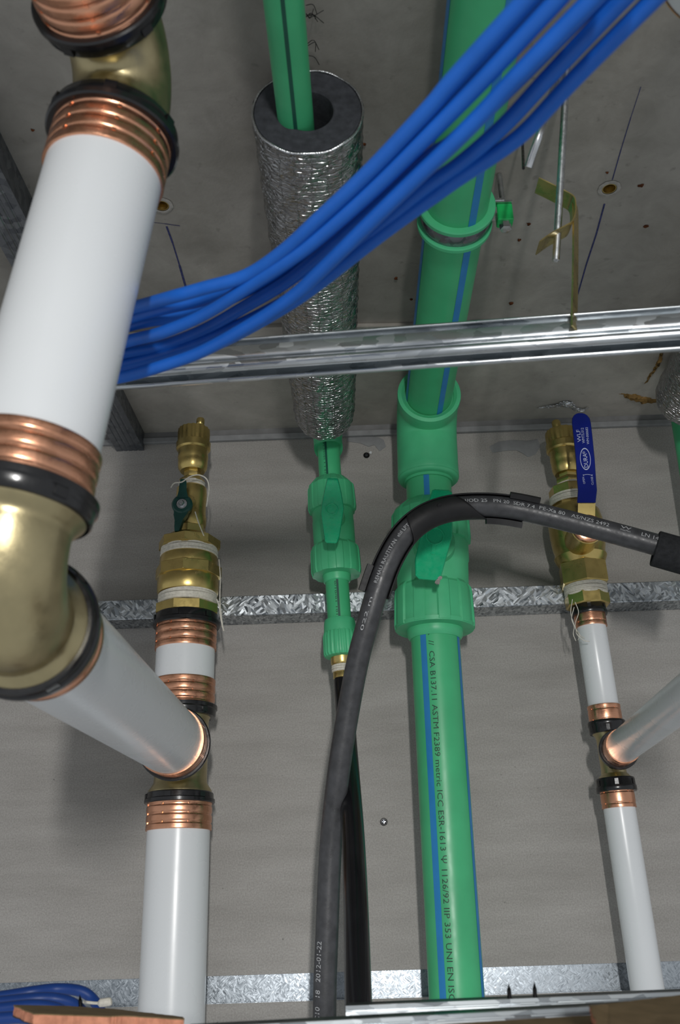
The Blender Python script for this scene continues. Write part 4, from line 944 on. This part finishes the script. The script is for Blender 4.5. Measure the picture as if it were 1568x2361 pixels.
# ================================================================== BOTTOM EDGE
FUR = [(.0, -.0150), (0, -.0105), (.0040, -.0100), (.0040, -.0070), (0, -.0064), (0, -.0042), (.0035, -.0038), (.0035, -.0018), (0, -.0012), (.0006, 0), (.0030, .0003), (.006, -.0015), (.024, -.0015), (.027, .0003), (.0294, 0), (.030, -.002), (.030, -.012)]
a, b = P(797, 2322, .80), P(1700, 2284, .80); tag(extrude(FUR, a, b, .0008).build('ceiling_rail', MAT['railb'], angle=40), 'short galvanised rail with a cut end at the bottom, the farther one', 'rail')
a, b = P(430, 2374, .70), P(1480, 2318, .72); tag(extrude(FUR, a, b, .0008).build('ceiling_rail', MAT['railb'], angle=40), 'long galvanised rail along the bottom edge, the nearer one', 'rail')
def scrap(top, th, label, seedn, ptilt=0):
    """broken plasterboard: brown paper face, pink core"""
    random.seed(seedn); c = np.mean(top, 0); o = thing('plasterboard_scrap', label, 'plasterboard', c)
    edge = []
    n = len(top)
    for i in range(n):
        a, b = np.array(top[i]), np.array(top[(i+1) % n])
        for k in range(14): edge.append(a+(b-a)*k/14+np.array((random.uniform(-1, 1), random.uniform(-1, 1), 0))*.0009)
    dn = np.array((0, 0, -1.0))
    m = MB(); m.loft([edge, [p+dn*.0007 for p in edge]]); m.build('paper_face', MAT['paper'], o, smooth=False)
    m = MB(); rings = []
    for k in range(5):
        rings.append([p+(c-p)*random.uniform(.0, .035)*.4+dn*(.0007+(th-.0014)*k/4) for p in edge])
    m.loft(rings); m.build('gypsum_core', MAT['core'], o, smooth=False)
    m = MB(); m.loft([[p+dn*(th-.0007) for p in edge], [p+dn*th for p in edge]]); m.build('paper_back', MAT['foam'], o, smooth=False)
    return o
scrap([P(30, 2317, .80), P(150, 2319, .86), P(262, 2326, .86), P(421, 2344, .80), P(424, 2350, .77), P(285, 2341, .77), P(250, 2343, .76), P(80, 2337, .74)], .0075, 'broken pink plasterboard scrap with brown paper face at the bottom left', 5)
scrap([P(1360, 2318, .64), P(1420, 2312, .69), P(1568, 2294, .74), P(1700, 2290, .74), P(1700, 2420, .50), P(1395, 2420, .52)], .010, 'brown plasterboard offcut with curled broken edge at the bottom right', 8)
scrap([P(1000, 2362, .66), P(1240, 2348, .70), P(1375, 2340, .70), P(1400, 2400, .60), P(1100, 2420, .58)], .009, 'brown plasterboard offcut lying against the nearer bottom rail', 11)
def tip_screw(u, v0, v1, Y, label):
    a, b = P(u, v1, Y), P(u-2, v0, Y); fr = Frame(a, b-a); L = np.linalg.norm(b-a); m = MB(); pr = []; n = 20
    for k in range(n):
        r = .0021*min(1, (n-k)/9); t = L*k/n; pr += [(t, r*.65), (t+L/n*.5, r), (t+L/n*.55, r*.65)]
    pr.append((L, .0002)); m.lathe(fr, pr, 14); return tag(m.build('screw_tip', MAT['dark']), label, 'screw')
tip_screw(1175, 2268, 2302, .815, 'dark screw point sticking up behind the bottom rail, left of two')
tip_screw(1234, 2264, 2300, .815, 'dark screw point sticking up behind the bottom rail, right of two')
tip_screw(186, 2293, 2325, .88, 'shiny screw point standing between the blue cables at bottom left')
m = MB(); m.tube(spline([P(u, v, .93) for u, v in ((192, 2310), (225, 2313), (250, 2310), (258, 2308))], 5), [.0012]*6+[.0035]*6+[.003]*3+[.001], 10)
tag(m.build('cable_tie', MAT['thread']), 'white plastic tie tail beside the blue cables', 'cable tie')
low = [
 ('shade-darkened blue cable looping highest at the bottom left', [(-60, 2305, .93), (0, 2298, .93), (70, 2287, .93), (130, 2280, .94), (185, 2285, .94), (215, 2305, .94), (236, 2340, .93), (250, 2380, .92)]),
 ('shade-darkened blue cable bending under the highest loop at bottom left', [(-60, 2316, .90), (0, 2310, .90), (80, 2302, .90), (130, 2303, .905), (170, 2315, .905), (200, 2345, .90), (215, 2380, .90)]),
 ('shade-darkened blue cable third from the top at bottom left', [(-60, 2330, .88), (0, 2325, .88), (80, 2318, .88), (140, 2330, .88), (170, 2370, .88)]),
 ('shade-darkened blue cable lowest at the bottom left corner', [(-60, 2352, .85), (0, 2348, .85), (60, 2346, .85), (110, 2360, .85), (140, 2400, .85)])]
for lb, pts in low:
    tag(MB().tube(spline([P(*q) for q in pts], 8), .0046, 18).build('data_cable', MAT['cableshade']), lb, 'cable', 'blue cables at the bottom left')  # same blue cable, darkened colour stands in for the shade here
# white pipe end in the top right corner
cw = P(1672, -30, .42); fr = Frame(cw, unit(np.array((.30, -.25, .50))))
tr = thing('white_pipe', 'white pipe end with copper sleeve just inside the top right corner', 'pipe', cw)
MB().lathe(fr, [(-.012, .030), (-.010, .034), (.2, .034)], 48).build('pipe_wall', MAT['white'], tr)
m = MB(); m.lathe(fr, [(-.0105, .0343), (-.0105, .0356), (.03, .0356), (.03, .0343)], 48, cap0=False, cap1=False); m.build('press_sleeve', MAT['copper'], tr)
for o in list(bpy.data.objects):
    if '_o' in o: del o['_o']
